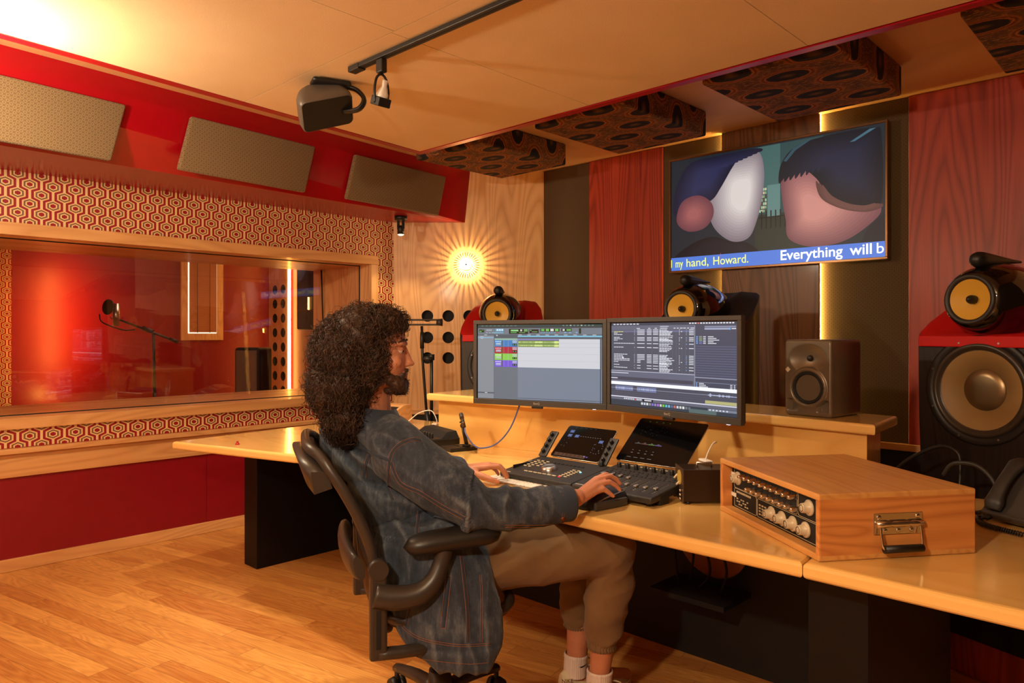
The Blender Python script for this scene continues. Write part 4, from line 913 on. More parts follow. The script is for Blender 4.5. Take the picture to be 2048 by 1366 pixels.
for k in range(8):
    x = .035+.038*k
    m = MB(); m.box((x-.0012, .03, sz(.03)+.0002), (x+.0012, .031, sz(.03)+.0006)); 
    m = MB(); m.add([(x-.0013, .035, sz(.035)+.0004), (x+.0013, .035, sz(.035)+.0004), (x+.0013, .155, sz(.155)+.0004), (x-.0013, .155, sz(.155)+.0004)], [(0, 1, 2, 3)]); m.build('fader_slot', MT['blackm'], fs)
    m = MB()
    for j in range(9): y = .045+.012*j; m.add([(x+.006, y, sz(y)+.0004), (x+.012, y, sz(y)+.0004), (x+.012, y+.0012, sz(y)+.0006), (x+.006, y+.0012, sz(y)+.0006)], [(0, 1, 2, 3)])
    m.build('fader_scale', MT['cream'], fs)
    m = MB(); m.box((-.0065, -.010, 0), (.0065, .010, .009), 0, .003); m.build('fader_cap', MT['alu'], fs, loc=(x, fy[k], sz(fy[k])), rot=(R(8), 0, 0))
    m = MB(); m.lathe([(0, .018), (.0065, .018), (.008, .015), (.009, 0)], n=16); m.build('encoder', MT['black'], fs, loc=(x, .245, sz(.245)), rot=(R(8), 0, 0))
    for (y, dx) in ((.175, -.008), (.175, .008), (.195, 0), (.215, -.008), (.215, .008)):
        m = MB(); m.box((-.005, -.0035, 0), (.005, .0035, .0025), 0, .0008, 1); m.build('button', MT['black'], fs, loc=(x+dx, y, sz(y)), rot=(R(8), 0, 0))
m = MB(); m.box((.01, .01, .0335), (.05, .024, .0348)); m.build('sticker', MT['white'], fs)
for k in range(14):
    m = MB(); m.box((-.006, -.002, 0), (.006, .002, .002)); m.build('lit_button', MT['cream'], fs, loc=(.03+.0212*k, .275, sz(.275)), rot=(R(8), 0, 0))
t2 = thing('tablet', 'larger tablet leaning on the fader surface with a mostly black screen', 'tablet', (-1.668, 2.318, .832)); t2.rotation_euler = (atan2(.145, .18), 0, 0)
def ui_t2(u, w, h):
    r = lambda a, b, c, d, col, st=.4: u.r(w*a, h*(1-d), w*c, h*(1-b), col, st)
    for k, c in enumerate([(50, 50, 56), (110, 40, 40), (70, 140, 50), (80, 70, 170)]): r(.14+.1*k, .585, .235+.1*k, .605, c); r(.17+.1*k, .57, .2+.1*k, .576, (190, 190, 190))
    for k in range(4): r(.16+.1*k, .80, .19+.1*k, .81, (160, 160, 160)); r(.14+.1*k, .90, .2+.1*k, .908, (150, 150, 150)); r(.16+.1*k, .74, .18+.1*k, .75, (130, 130, 130)); r(.16+.1*k, .07, .18+.1*k, .08, (50, 150, 60))
    for k in range(18): a, b = .1+.4*rnd.random(), .14+.3*rnd.random(); r(a, b, a+.008, b+.006, (80, 80, 90))
tablet(t2, .305, .232, ui_t2)
# ================================================================ KEYBOARD AND MOUSE
ky = thing('computer_keyboard', 'white keyboard with silver frame lying in front of the control surfaces', 'keyboard', (-2.055, 1.962, .7505))
m = MB(); m.box((0, 0, 0), (.425, .116, .006), 0, .002, 2); m.build('frame', MT['alu'], ky)
kw = .0168; key = None; nk = 0
lay = [[(1, 14)], [(1, 13), (1.9, 1)], [(1.4, 1), (1, 12), (1.4, 1)], [(1.7, 1), (1, 11), (2.0, 1)], [(2.2, 1), (1, 10), (2.4, 1)], [(1, 3), (1.3, 1), (5, 1), (1.3, 1), (1, 3)]]
def addkey(x, y, w, d=.0158):
    m = MB(); m.box((-w/2, -d/2, 0), (w/2, d/2, .0035), 0, .0012, 1); m.build('key', white_key, ky, loc=(x, y, .006))
for r_, row in enumerate(lay):
    tot = sum(w_*n for w_, n in row); sc_ = (.262)/(tot*kw*1.12); x = .008; y = .104-.0183*r_
    for w_, n in row:
        for i in range(n):
            ww = w_*kw*sc_*1.12; addkey(x+ww/2, y, ww-.0028); x += ww
for r_ in range(6):
    if r_ in (3,): continue
    for i in range(3):
        if r_ == 4 and i != 1: continue
        addkey(.285+.0185*i, .104-.0183*r_, .0158)
for r_ in range(4):
    for i in range(4): addkey(.350+.0185*i, .0857-.0183*r_, .0158)
mo = thing('computer_mouse', 'large black trackball mouse with silver trim under the right hand', 'mouse', (-1.465, 1.958, .7505), R(-8))
m = MB(); prof = []
N, K = 28, 14; vs = []
for i in range(K+1):
    t = i/K
    for j in range(N):
        a = 2*pi*j/N; rx = .058; ry = .105
        e = .72; cx_, cy_ = math.copysign(abs(cos(a))**e, cos(a)), math.copysign(abs(sin(a))**e, sin(a))
        s_ = [1.0, 1.02, 1.0, .97, .93, .88, .82, .75, .67, .58, .48, .37, .25, .12, .0][i]
        x, y = rx*cx_*s_, ry*cy_*s_; top = .018+.034*sin(t*pi/2)*(1-.25*((y-.02)/.1)**2)*(1 if y < .06 else 1)
        z = 0 if i == 0 else top if i > 2 else .016*i/2
        vs.append((x, y, z))
m.add(vs, [(i*N+j, i*N+(j+1) % N, (i+1)*N+(j+1) % N, (i+1)*N+j) for i in range(K) for j in range(N)], 0, True); m.build('shell', MT['black'], mo)
m = MB(); m.tube([(.052, -.085, .02), (.054, -.03, .036), (.052, .03, .044), (.036, .075, .044), (0, .092, .038), (-.03, .085, .032)], .0028, 0, 6, sub=6, flat=.7); m.build('trim_ring', MT['alu'], mo)
m = MB(); m.box((.052, -.09, .0), (.066, .06, .028), 0, .006); m.build('side_grip', MT['grey'], mo)
# ================================================================ SMALL BOXES
bx = thing('small_black_box', 'small black desktop box beside the mouse', 'box', (-1.345, 2.10, .7505), R(-4))
m = MB(); m.box((-.037, -.026, .0), (.037, .026, .032), 0, .003); m.build('body', MT['blackm'], bx)
m = MB(); m.tube([(.008, .005, .0335), (.018, .006, .0345), (.028, .004, .0335)], .003, 0, 6, flat=.5); m.build('button_cap', MT['white'], bx)
m = MB(); m.cyl((-.015, .004, .032), (-.015, .004, .038), .004, m=0, n=12); m.build('knob', MT['chrome'], bx)
hb_ = thing('meter_box', 'brown metal box with a round yellow meter and toggle switches beside the wooden case', 'audio unit', (-1.307, 2.186, .7505), R(-46.2))
brz = plain('bronze_metal', (92, 70, 54), .35, .5)
m = MB(); m.box((-.056, .003, .008), (.056, .19, .115), 0, .002); m.build('case', plain('bronze_metal_dark', (58, 44, 34), .3, .5), hb_)
m = MB(); m.box((-.058, 0, .006), (.058, .003, .117), 0, .001); m.build('faceplate', brz, hb_)
m = MB(); m.cyl((.008, 0, .082), (.008, -.003, .082), .024, m=0, n=32); m.build('meter', emis('amber_meter', (190, 130, 40), .8), hb_)
for (x, z, h) in ((-.018, .078, .022), (.016, .062, .016)):
    m = MB(); m.tube([(x, -.002, z+h*.4), (x+.003, -.014, z-h*.2)], .0035, 0, 8); m.build('toggle_switch', MT['cream'], hb_)
for (x, z) in ((-.04, .05), (-.04, .035), (.036, .042), (.036, .028), (.036, .016)): m = MB(); m.cyl((x, 0, z), (x, -.008, z), .0045, m=0, n=12); m.build('knob', MT['chrome'], hb_)
m = MB(); m.cyl((-.02, 0, .02), (-.02, -.014, .02), .011, m=0, n=20); m.build('volume_knob', brz, hb_)
m = MB(); m.tube([(.0, .06, .115), (.0, .06, .128), (0, .11, .128), (0, .11, .115)], .004, 0, 8); m.build('carry_handle', MT['alu'], hb_)
for (x, y) in ((-.045, .02), (.045, .02), (.045, .17), (-.045, .17)): m = MB(); m.cyl((x, y, 0), (x, y, .008), .008, m=0, n=12); m.build('foot', MT['black'], hb_)
ad = thing('white_adapter', 'white adapter plugged into the right edge of the larger tablet', 'adapter', (-1.27, 2.30, .872), R(-35))
m = MB(); m.box((-.03, -.014, 0), (.03, .014, .009), 0, .004); m.build('body', MT['white'], ad)
m = MB(); m.tube([(.0, .0, .007), (-.004, .01, .03), (-.03, .04, .055), (-.062, .07, .058)], [.0022, .0022, .0022, .004], 0, 8, sub=6); m.build('lead', MT['white'], ad)
# ================================================================ WOODEN RACK CASE
rk = thing('rack_case', 'oiled wooden case holding a black processor with cream knobs, carry handle on its side', 'audio rack', (-1.143, 2.162, .7505), R(-36.5))
W, D, H = .548, .445, .1685; T_ = .017
m = MB()
m.box((0, 0, H-T_), (W, D, H), 0, .004, 3); m.box((0, 0, 0), (W, D, T_), 0, .004, 3); m.build('shell', MT['rackwood'], rk)
m = MB(); m.box((0.0003, .0003, T_-.004), (T_, D, H-T_+.004), 0, .003); m.box((W-T_, .0003, .0004), (W-.0002, D-.0003, H-.0006), 0, .004); m.build('side_board', MT['rackside'], rk)
m = MB(); m.box((T_, .034, T_), (W-T_, .20, H-T_), 0); m.build('processor', MT['blackm'], rk)
wl = MT['cream']
fp = MB()
def outline(x0, z0, x1, z1, r=.006):
    pts = [(x+(x0+x1)/2, .0335, z+(z0+z1)/2) for x, z in rrect((x1-x0)/2, (z1-z0)/2, r)]
    fp.tube(pts, .0008, 0, 4, closed=True)
outline(.034, .080, .395, .142); outline(.40, .080, W-.022, .142); outline(.034, .022, .175, .078); outline(.18, .022, W-.022, .076)
fp.build('panel_lines', wl, rk)
def bigknob(x, z):
    m = MB(); o_ = (x, .034, z)
    m.lathe([(.021, 0), (.021, .003), (.018, .005), (.0145, .006), (.0125, .022), (.0115, .024), (0, .024)], o_, (0, -1, 0), n=32); k = m.build('cream_knob', MT['cream'], rk)
    m = MB(); m.lathe([(.0095, .0242), (.0085, .0248), (.0075, .0242)], o_, (0, -1, 0), n=28); m.build('knob_line', MT['blackm'], k)
for (x, z) in ((.058, .112), (.452, .112), (.262, .05), (.318, .05), (.374, .05), (.436, .05)): bigknob(x, z)
for i in range(10):
    for j in range(2 if i != 0 else 1):
        x, z = .105+.0315*i+(.012 if j else 0), .126-.030*j
        m = MB(); m.lathe([(.0085, 0), (.0085, .006), (.007, .012), (.006, .022), (.0045, .026), (0, .026)], (x, .034, z), (0, -1, 0), n=18); m.build('silver_knob', MT['chrome'], rk)
m = MB()
for i in range(11): m.box((.05+.0085*i, .032, .066), (.0545+.0085*i, .034, .072))
m.build('level_meter', wl, rk)
m = MB()
for i in range(6): 
    for j in range(3): m.box((.05+.013*i, .0325, .030+.008*j), (.058+.013*i, .034, .0335+.008*j)) if (i+j) % 3 else None
m.build('button_rows', wl, rk); m = MB()
for i in range(3): 
    for j in range(4): m.box((.19+.016*i, .0325, .030+.009*j), (.199+.016*i, .034, .034+.009*j))
m.build('switch_legends', wl, rk)
for z in (.057, .121): m = MB(); m.box((.018, .030, z-.006), (.05, .032, z+.006)); m.build('paper_label', MT['white'], rk)
# side handle
m = MB(); m.x = M.Translation((W, .150, .088)) @ M.Rotation(R(90), 4, 'Z') @ M.Diagonal((1.1, 1, 1.05, 1))
m.box((0, -.0025, -.026), (.125, .0, .026), 0, .002)
m.build('handle_plate', MT['chrome'], rk)
for (x, z) in ((.012, .017), (.112, .017), (.028, -.016), (.062, -.016), (.096, -.016)):
    m = MB(); m.x = M.Translation((W, .150, .088)) @ M.Rotation(R(90), 4, 'Z') @ M.Diagonal((1.1, 1, 1.05, 1)); m.sph((x, -.003, z), (.006, .003, .006), 0, 14, 8); m.build('screw', MT['chrome'], rk)
m = MB(); m.x = M.Translation((W, .150, .088)) @ M.Rotation(R(90), 4, 'Z') @ M.Diagonal((1.1, 1, 1.05, 1)); m.lathe([(0, .0), (.0085, 0), (.0085, .03), (.0065, .036), (.0085, .042), (.0085, .078), (.0065, .084), (.0085, .09), (.0085, .118), (0, .118)], (.004, -.006, .0), (1, 0, 0), n=18); m.build('hinge_barrel', MT['chrome'], rk)
m = MB(); m.x = M.Translation((W, .150, .088)) @ M.Rotation(R(90), 4, 'Z') @ M.Diagonal((1.1, 1, 1.05, 1)); m.tube([(.012, -.008, 0), (.012, -.014, -.03), (.014, -.018, -.052), (.02, -.018, -.057)], .003, 0, 8, sub=4); m.tube([(.115, -.008, 0), (.115, -.014, -.03), (.113, -.018, -.052), (.108, -.018, -.057)], .003, 0, 8, sub=4); m.tube([(.018, -.018, -.057), (.11, -.018, -.057)], .003, 0, 8); m.build('handle_bail', MT['chrome'], rk)
m = MB(); m.x = M.Translation((W, .150, .088)) @ M.Rotation(R(90), 4, 'Z') @ M.Diagonal((1.1, 1, 1.05, 1)); m.cyl((.016, -.018, -.057), (.114, -.018, -.057), .0095, m=0, n=20); m.build('handle_grip', MT['black'], rk)
# ================================================================ DESK TELEPHONE
ph = thing('desk_telephone', 'dark grey desk telephone with coiled cord, at the right picture edge', 'telephone', (-.50, 2.62, .7505), R(-28))
tlt = M.Rotation(R(48), 4, 'X')
m = MB(); m.x = tlt; m.box((0, 0, .005), (.22, .21, .035), 0, .01, 3); m.build('base', MT['grey'], ph)
m = MB(); m.box((.02, .03, 0), (.20, .12, .03), 0, .01); m.build('foot', MT['dgrey'], ph)
m = MB(); m.x = tlt
m.tube([(.045, .014, .045), (.045, .035, .055), (.045, .06, .062), (.045, .105, .066), (.045, .15, .062), (.045, .178, .055), (.045, .198, .045)], [.024, .031, .024, .022, .024, .030, .024], 0, 14, sub=4, flat=.55); m.build('handset', MT['dgrey'], ph)
m = MB(); pts = []
ax = spline([V(p) for p in [(.045, -.002, .03), (.03, -.03, .012), (.04, -.075, .010), (.09, -.10, .010), (.16, -.10, .010), (.24, -.09, .010)]], 14)
L = 0
for i in range(len(ax)*5):
    t = i/(5.0); k = min(int(t), len(ax)-2); f_ = t-k; p_ = ax[k].lerp(ax[k+1], min(1, f_)); d_ = (ax[k+1]-ax[k]).normalized(); s1 = d_.cross(V((0, 0, 1))).normalized(); s2 = s1.cross(d_); a = i*1.05; pts.append(p_+s1*.006*cos(a)+s2*.006*sin(a))
m.tube(pts, .0022, 0, 5); m.build('coiled_cord', MT['black'], ph)
# ================================================================ TALKBACK MICROPHONE
tm = thing('desk_microphone', 'small talkback microphone on a black flat desk base with blue cable', 'microphone', (-2.655, 2.405, .7505), R(-14))
m = MB(); m.box((-.055, -.085, 0), (.055, .065, .018), 0, .003); m.box((-.045, -.02, .018), (-.012, .03, .020), 0); m.box((.0, -.02, .018), (.03, .03, .020), 0); m.build('base', MT['black'], tm)
m = MB(); m.box((.015, .0, .018), (.05, .03, .03), 0, .004); m.tube([(.034, .015, .026), (.012, .012, .085), (.004, .010, .115)], [.011, .011, .010], 0, 8, flat=.7); m.build('stem', MT['black'], tm)
m = MB(); m.sph((.002, .01, .117), .013); m.build('joint', MT['black'], tm)
m = MB(); a, b_ = V((.024, .006, .112)), V((-.022, .012, .175)); m.cyl(a, a.lerp(b_, .62), .0095, m=0, n=18); m.build('mic_body', brz, tm)
m = MB(); q = a.lerp(b_, .62); m.cyl(q, a.lerp(b_, .9), .011, m=0, n=18, caps=True); m.sph(a.lerp(b_, .9), .011); m.build('mic_grille', MT['grey'], tm)
m = MB(); m.tube([a.lerp(b_, .45)+V((.012, 0, .004)), a.lerp(b_, .45)+V((-.002, -.013, -.006)), a.lerp(b_, .45)+V((-.014, 0, -.008))], .004, 0, 6, sub=3); m.build('mic_clip', MT['black'], tm)
m = MB(); m.tube([(-2.622, 2.400, .860), (-2.60, 2.39, .832), (-2.52, 2.36, .795), (-2.44, 2.34, .788), (-2.34, 2.34, .82), (-2.27, 2.36, .90), (-2.235, 2.39, 1.02)], .0035, 0, 8, sub=8)
tag(m.build('blue_cable', plain('blue_cable', (74, 88, 150), .45)), 'thin blue cable looping from the talkback microphone up behind the left monitor', 'cable')
# ================================================================ LEFT DESK GEAR
mx = thing('pad_controller', 'black angled mini mixer with small knobs on the left of the desk', 'audio controller', (-3.14, 2.36, .7505), R(-16))
m = MB(); m.box((0, 0, 0), (.34, .23, .042), 0, .006); m.build('body', MT['black'], mx)
m = MB(); m.add([(.02, .13, .042), (.335, .13, .042), (.335, .225, .042), (.02, .225, .042), (.04, .165, .072), (.325, .165, .072), (.325, .215, .075), (.04, .215, .075)], [(0, 1, 5, 4), (4, 5, 6, 7), (1, 2, 6, 5), (3, 0, 4, 7), (2, 3, 7, 6)]); m.build('meter_bridge', MT['blackm'], mx)
for i in range(9):
    if i != 4: knob(mx, .035+.032*i, .095, .042, .008, .024)
m = MB(); m.box((.11, .05, .042), (.155, .085, .058), 0, .003); m.build('pad', MT['dgrey'], mx)
m = MB(); m.box((-.005, -.004, .040), (.345, .008, .046), 0, .002); m.box((.335, -.006, .0), (.349, .008, .046), 0, .002); m.build('white_trim', MT['white'], mx)
wc_ = thing('wooden_module_case', 'slanted pale wooden case with a black knob panel, half hidden behind the person', 'audio unit', (-3.98, 2.47, .7505), R(14))
m = MB()
prof = [(0, 0), (0, .035), (.22, .125), (.30, .125), (.30, 0)]
for x in (0, .425): 
    vs = [(x, y, z) for y, z in prof]+[(x+.02, y, z) for y, z in prof]; n = 5
    m.add(vs, [tuple(range(n)), tuple(reversed(range(n, 2*n)))]+[(i, n+i, n+(i+1) % n, (i+1) % n) for i in range(n)])
m.box((.02, .22, 0), (.425, .30, .125)); m.build('cabinet', MT['oak_x'], wc_)
m = MB(); m.add([(.02, .0, .022), (.425, 0, .022), (.425, .22, .112), (.02, .22, .112)], [(0, 1, 2, 3)]); m.build('panel', MT['blackm'], wc_)
for i in range(7):
    for j in range(3):
        y = .045+.07*j; m = MB(); m.lathe([(0, .014), (.007, .014), (.009, 0)], n=12, ms=[1, 0]); m.build('knob', [MT['cream'], MT['red']], wc_, loc=(.06+.05*i, y, .022+y*.41), rot=(R(22), 0, 0))
wp = thing('white_charger', 'white plug with thin white cable behind the mini mixer', 'charger', (-3.075, 2.60, .7505))
m = MB(); m.box((-.022, -.012, 0), (.016, .012, .075), 0, .004); m.build('plug', MT['white'], wp)
m = MB(); m.tube([(.008, 0, .07), (.006, 0, .10), (-.04, 0, .142), (-.12, -.02, .125), (-.19, -.05, .07), (-.24, -.08, .05)], .0028, 0, 6, sub=6); m.build('lead', MT['white'], wp)
# tablet clamp stand behind the desk
st = thing('boom_stand', 'black boom stand with a tablet clamp in front of the oak corner panel', 'microphone stand', (-3.72, 3.20, 0))
BW = lambda u, d, z: tuple(V((u*.7218+d*-.6921+3.72, u*.6921+d*.7218-3.20, z)))
m = MB(); m.tube([BW(-.542, 4.9, .72+.0), BW(-.542, 4.9, 1.17)], .011, 0, 10); m.cyl(BW(-.542, 4.9, 0), BW(-.542, 4.9, .73), .015, .015, 0, 12); m.build('post', MT['black'], st)
for a in (0, 120, 240): m = MB(); m.tube([BW(-.542, 4.9, .14), BW(-.542+.32*cos(R(a)), 4.9+.32*sin(R(a)), .01)], .009, 0, 8); m.build('leg', MT['black'], st)
m = MB(); m.cyl(BW(-.542, 4.9, 1.14), BW(-.542, 4.9, 1.18), .02, .02, 0, 12); m.cyl(BW(-.60, 4.88, 1.15), BW(-.53, 4.88, 1.15), .014, .014, 0, 12); m.build('clutch', MT['black'], st)
m = MB(); m.tube([BW(-.605, 4.88, 1.37), BW(-.60, 4.88, 1.15), BW(-.565, 4.88, .68)], .009, 0, 10); m.cyl(BW(-.574, 4.88, .80), BW(-.545, 4.86, .60), .016, .004, 0, 10); m.build('boom', MT['black'], st)
m = MB(); 
m.cyl(BW(-.603, 4.88, 1.22), BW(-.603, 4.88, 1.33), .014, .013, 0, 12); m.build('boom_grip', MT['black'], st)
m = MB(); m.box((-.15, -.012, -.022), (.14, .012, -.010), 0, .004); m.box((-.15, -.012, .010), (.14, .012, .022), 0, .004); m.cyl((-.155, 0, 0), (-.118, 0, 0), .024, .02, 0, 16); m.cyl((.105, 0, 0), (.145, 0, 0), .02, .026, 0, 16)
cl_ = m.build('tablet_clamp', MT['dgrey'], st, loc=BW(-.61, 4.87, 1.395), rot=(0, 0, R(43.8)))
# ================================================================ CABLES AT THE RIGHT
m = MB(); m.tube([(-.86, 2.98, .80), (-.80, 2.97, .86), (-.70, 2.95, .915), (-.64, 2.93, .90), (-.63, 2.92, .84), (-.63, 2.90, .765)], .006, 0, 8, sub=8)
tag(m.build('speaker_cable', MT['black']), 'black cable arching in front of the right large loudspeaker', 'cable')
m = MB(); m.tube([(-.655, 2.80, .84), (-.62, 2.78, .885), (-.55, 2.76, .89), (-.50, 2.74, .85), (-.49, 2.72, .80), (-.52, 2.68, .758), (-.58, 2.62, .758), (-.60, 2.52, .758)], .0065, 0, 8, sub=8)
tag(m.build('speaker_cable', MT['dgrey']), 'dark cable curling beside the desk telephone', 'cable')
m = MB(); m.cyl((-.54, 2.53, .762), (-.49, 2.57, .762), .0105, .0105, 0, 18); tag(m.build('cable_plug', MT['chrome']), 'silver cable plug lying on the desk near the desk telephone', 'plug')
# red pushpin on the left end
pn = thing('red_pushpin', 'small red pushpin lying on the left end of the desk', 'pushpin', (-3.60, 1.72, .7505)); m = MB(); m.lathe([(0, 0), (.012, 0), (.010, .006), (.006, .009), (.004, .013), (.008, .017), (0, .018)], n=16); m.build('head', MT['red'], pn)
m = MB(); m.cyl((.01, .0, .003), (.024, .004, .002), .001, .0004, 0, 6); m.build('needle', MT['chrome'], pn)
# cables and round base hanging under the desk
for k, pts in enumerate([[(-1.53, 2.55, .70), (-1.55, 2.56, .5), (-1.53, 2.55, .325)], [(-1.45, 2.55, .70), (-1.42, 2.56, .52), (-1.39, 2.55, .40), (-1.44, 2.55, .325)], [(-1.33, 2.55, .70), (-1.36, 2.56, .55), (-1.32, 2.55, .42), (-1.35, 2.55, .325)], [(-1.49, 2.58, .70), (-1.48, 2.585, .45), (-1.50, 2.58, .325)]]):
    m = MB(); m.tube(pts, .005, 0, 6, sub=6); tag(m.build('hanging_cable', MT['blackm']), ['leftmost thin black cable hanging under the desk before the tan disc', 'black cable under the desk bowed to the right before the tan disc', 'rightmost black cable hanging under the desk before the tan disc', 'rear straight black cable hanging under the desk close to the tan disc'][k], 'cable', 'cables hanging under the desk')
m = MB(); m.x = M.Translation((-1.42, 2.63, .50)) @ M.Rotation(R(8), 4, 'X'); m.lathe([(0, 0), (.14, 0), (.15, .004), (.15, .010), (.142, .014), (.11, .014), (.105, .018), (0, .018)], (0, 0, 0), (0, -1, 0), n=40)
tag(m.build('round_plate', plain('tan_disc', (150, 92, 54), .4)), 'round tan disc hanging behind the cables under the desk', 'disc')
# ================================================================ RECORDING BOOTH CONTENTS
ms = thing('microphone_stand', 'boom stand with condenser microphone and pop shield seen through the studio window', 'microphone stand', (-6.70, 2.45, 0))
def B(px, py, d=6.4):
    u = (px-1024)/1456*d; z = 1.32+(667-py)/1456*d
    return (u*.7218-d*.6921+6.70, u*.6921+d*.7218-2.45, z)
m = MB(); m.tube([B(309, 790), B(307, 668)], .013, 0, 10); m.tube([(B(309, 790)[0], B(309, 790)[1], 0), B(309, 785)], .015, 0, 10); m.build('post', MT['black'], ms)
for a in (10, 130, 250): m = MB(); q = V(B(309, 790)); q.z = .16; m.tube([q, q+V((.33*cos(R(a)), .33*sin(R(a)), -.15))], .01, 0, 8); m.build('leg', MT['black'], ms)
m = MB(); m.tube([B(240, 640), B(353, 683)], .010, 0, 8); m.tube([B(285, 656), B(306, 664)], .02, 0, 10); m.tube([B(340, 678), B(356, 684)], .016, 0, 10); m.build('boom', MT['black'], ms)
m = MB(); m.tube([B(232, 652), B(232, 607)], .028, 0, 20); m.build('microphone', MT['alu'], ms)
m = MB(); m.tube([B(220, 634), B(228, 640), B(240, 640), B(246, 633)], .006, 0, 6, sub=4); m.build('shock_mount', MT['red'], ms)
m = MB(); m.tube([B(270, 659), B(246, 660), B(205, 645), B(199, 628)], .006, 0, 6, sub=5); m.build('gooseneck', MT['black'], ms)
m = MB(); c = V(B(216, 614, 6.33)); nrm = V((.35, -.9, .1)).normalized(); m.lathe([(.068, -.004), (.068, .004), (.062, .004), (.0, .003)], c, nrm, n=32); m.build('pop_shield', MT['dgrey'], ms)
bw = thing('booth_window', 'pale framed narrow window with wooden slat blind on the red booth wall', 'window', (BX+.001, 3.5, 1.245))
wd, hh_ = .47, 1.0
y0, y1 = -.235, .235
m = MB(); m.box((0, y0, 0), (.03, y0+.07, hh_), 0, .003); m.box((0, y1-.07, 0), (.03, y1, hh_), 0, .003); m.box((0, y0+.07, 0), (.03, y1-.07, .075), 0, .003); m.build('frame', MT['oak'], bw)
m = MB(); m.box((.0, y0+.07, .075), (.004, y1-.07, hh_)); m.build('light_pane', emis('daylight_gap', (250, 240, 214), 1.6), bw)
blind = plain('blind_wood', (190, 124, 70), .5)
m = MB()
for k in range(42): z = .10+.0215*k; m.x = M.Translation((.018, .0, z)) @ M.Rotation(R(70), 4, 'Y'); m.box((-.012, y0+.09, -.001), (.012, y1-.075, .001))
o_ = m.build('blind_slats', blind, bw)
for y in (-.06, .08): m = MB(); m.tube([(.03, y, .08), (.03, y, hh_)], .003, 0, 5); m.build('blind_cord', MT['blackm'], bw)
op = MB(); hl = []
for i in range(2):
    for j in range(9): hl.append((.15+.19*i, .48+.17*j, .055))
holed(op, 0, .46, .1, 2.49, hl, lambda s, z, dd: V((-8.19+s, BY-.035-dd, z)), .03)
tag(op.build('perforated_oak_panel', [MT['oak'], MT['blackm']]), 'oak panel with two columns of round holes inside the booth', 'wall panel')
m = MB(); m.box((-7.715, BY-.05, .1), (-7.68, BY-.03, 2.49)); tag(m.build('light_strip', emis('booth_led', (255, 190, 90), 26)), 'glowing vertical light strip beside the perforated oak panel in the booth', 'light strip')
m = MB(); m.box((-6.98, 3.98, 1.36), (-6.76, 4.20, 2.25), 0, .02); tag(m.build('booth_speaker', MT['blackm']), 'tall narrow black loudspeaker hanging at the right side of the booth', 'loudspeaker')
ap = thing('booth_amplifier', 'black boxy amplifier on small feet at the back of the booth', 'amplifier', (-7.45, 3.74, .60), R(30))
m = MB(); m.box((-.15, -.13, .045), (.15, .13, .57), 0, .03, 4); m.build('cabinet', MT['blackm'], ap)
m = MB(); m.box((-.125, -.136, .08), (.125, -.129, .54), 0, .01); m.build('grille', plain('amp_cloth', (110, 90, 74), .8), ap)
for x in (-.11, .11): m = MB(); m.box((x-.02, -.1, 0), (x+.02, .1, .046), 0, .006); m.build('foot', MT['black'], ap)
bt = thing('booth_table', 'low wooden table carrying the amplifier in the booth', 'table', (-7.4, 3.45, 0)); m = MB(); m.box((-.5, -.55, .57), (.45, .72, .60), 0, .005); m.build('table_top', MT['oak_x'], bt)
for (x, y) in ((-.45, -.5), (.4, -.5), (.4, .6), (-.45, .6)): m = MB(); m.box((x-.03, y-.03, 0), (x+.03, y+.03, .57)); m.build('leg', MT['oak'], bt)
# ================================================================ OFFICE CHAIR
CHR = thing('office_chair', 'black mesh back office chair the person sits in', 'chair', tuple(V((-.24*.7218+2.42*-.6921, -.24*.6921+2.42*.7218, 0))), R(43.8+17))
cp = plain('graphite_plastic', (56, 48, 43), .38)
cpad = plain('soft_black_pad', (34, 30, 28), .42)
t = NT('chair_mesh_weave'); o = t.xyz(t.co()); tr_ = t.n('ShaderNodeBsdfTransparent'); mx = t.n('ShaderNodeMixShader')
kk = t.ma('MULTIPLY', t.ma('SINE', t.ma('MULTIPLY', o[1], 1400)), t.ma('SINE', t.ma('MULTIPLY', o[2], 1400)))
t.p(base=s2l((70, 46, 32)), rough=.6); t.ln(t.ma('GREATER_THAN', kk, .5), mx.inputs[0]); t.ln(t.b.outputs[0], mx.inputs[1]); t.ln(tr_.outputs[0], mx.inputs[2]); t.ln(mx.outputs[0], t.out.inputs[0]); weave = t.m
bk = [(-.20, .43, .165), (-.225, .49, .20), (-.235, .57, .235), (-.245, .66, .25), (-.275, .76, .253), (-.325, .86, .25), (-.37, .93, .235), (-.395, .965, .205)]
def bkp(i, s): x, z, w_ = bk[i]; return V((x, s*w_, z))
loop = [bkp(i, -1) for i in range(8)]+[V((-.425, -.15, .985)), V((-.43, 0, .985)), V((-.425, .15, .985))]+[bkp(i, 1) for i in range(7, -1, -1)]+[V((-.185, .10, .415)), V((-.185, -.10, .415))]
m = MB(); m.tube(loop, .017, 0, 10, closed=True, sub=4, flat=.8); m.build('back_frame', cp, CHR)
m = MB(); rows = []
for i in range(8):
    x, z, w_ = bk[i]; rows.append([(x-.02*(1-(2*j/12-1)**2), (2*j/12-1)*w_, z) for j in range(13)])
rows.append([(-.428-.006*(1-(2*j/12-1)**2), (2*j/12-1)*.15, .985) for j in range(13)])
n = 13; vs = [p for r_ in rows for p in r_]
m.add(vs, [(k*n+j, k*n+j+1, (k+1)*n+j+1, (k+1)*n+j) for k in range(len(rows)-1) for j in range(n-1)], 0, True); m.build('back_mesh', weave, CHR)
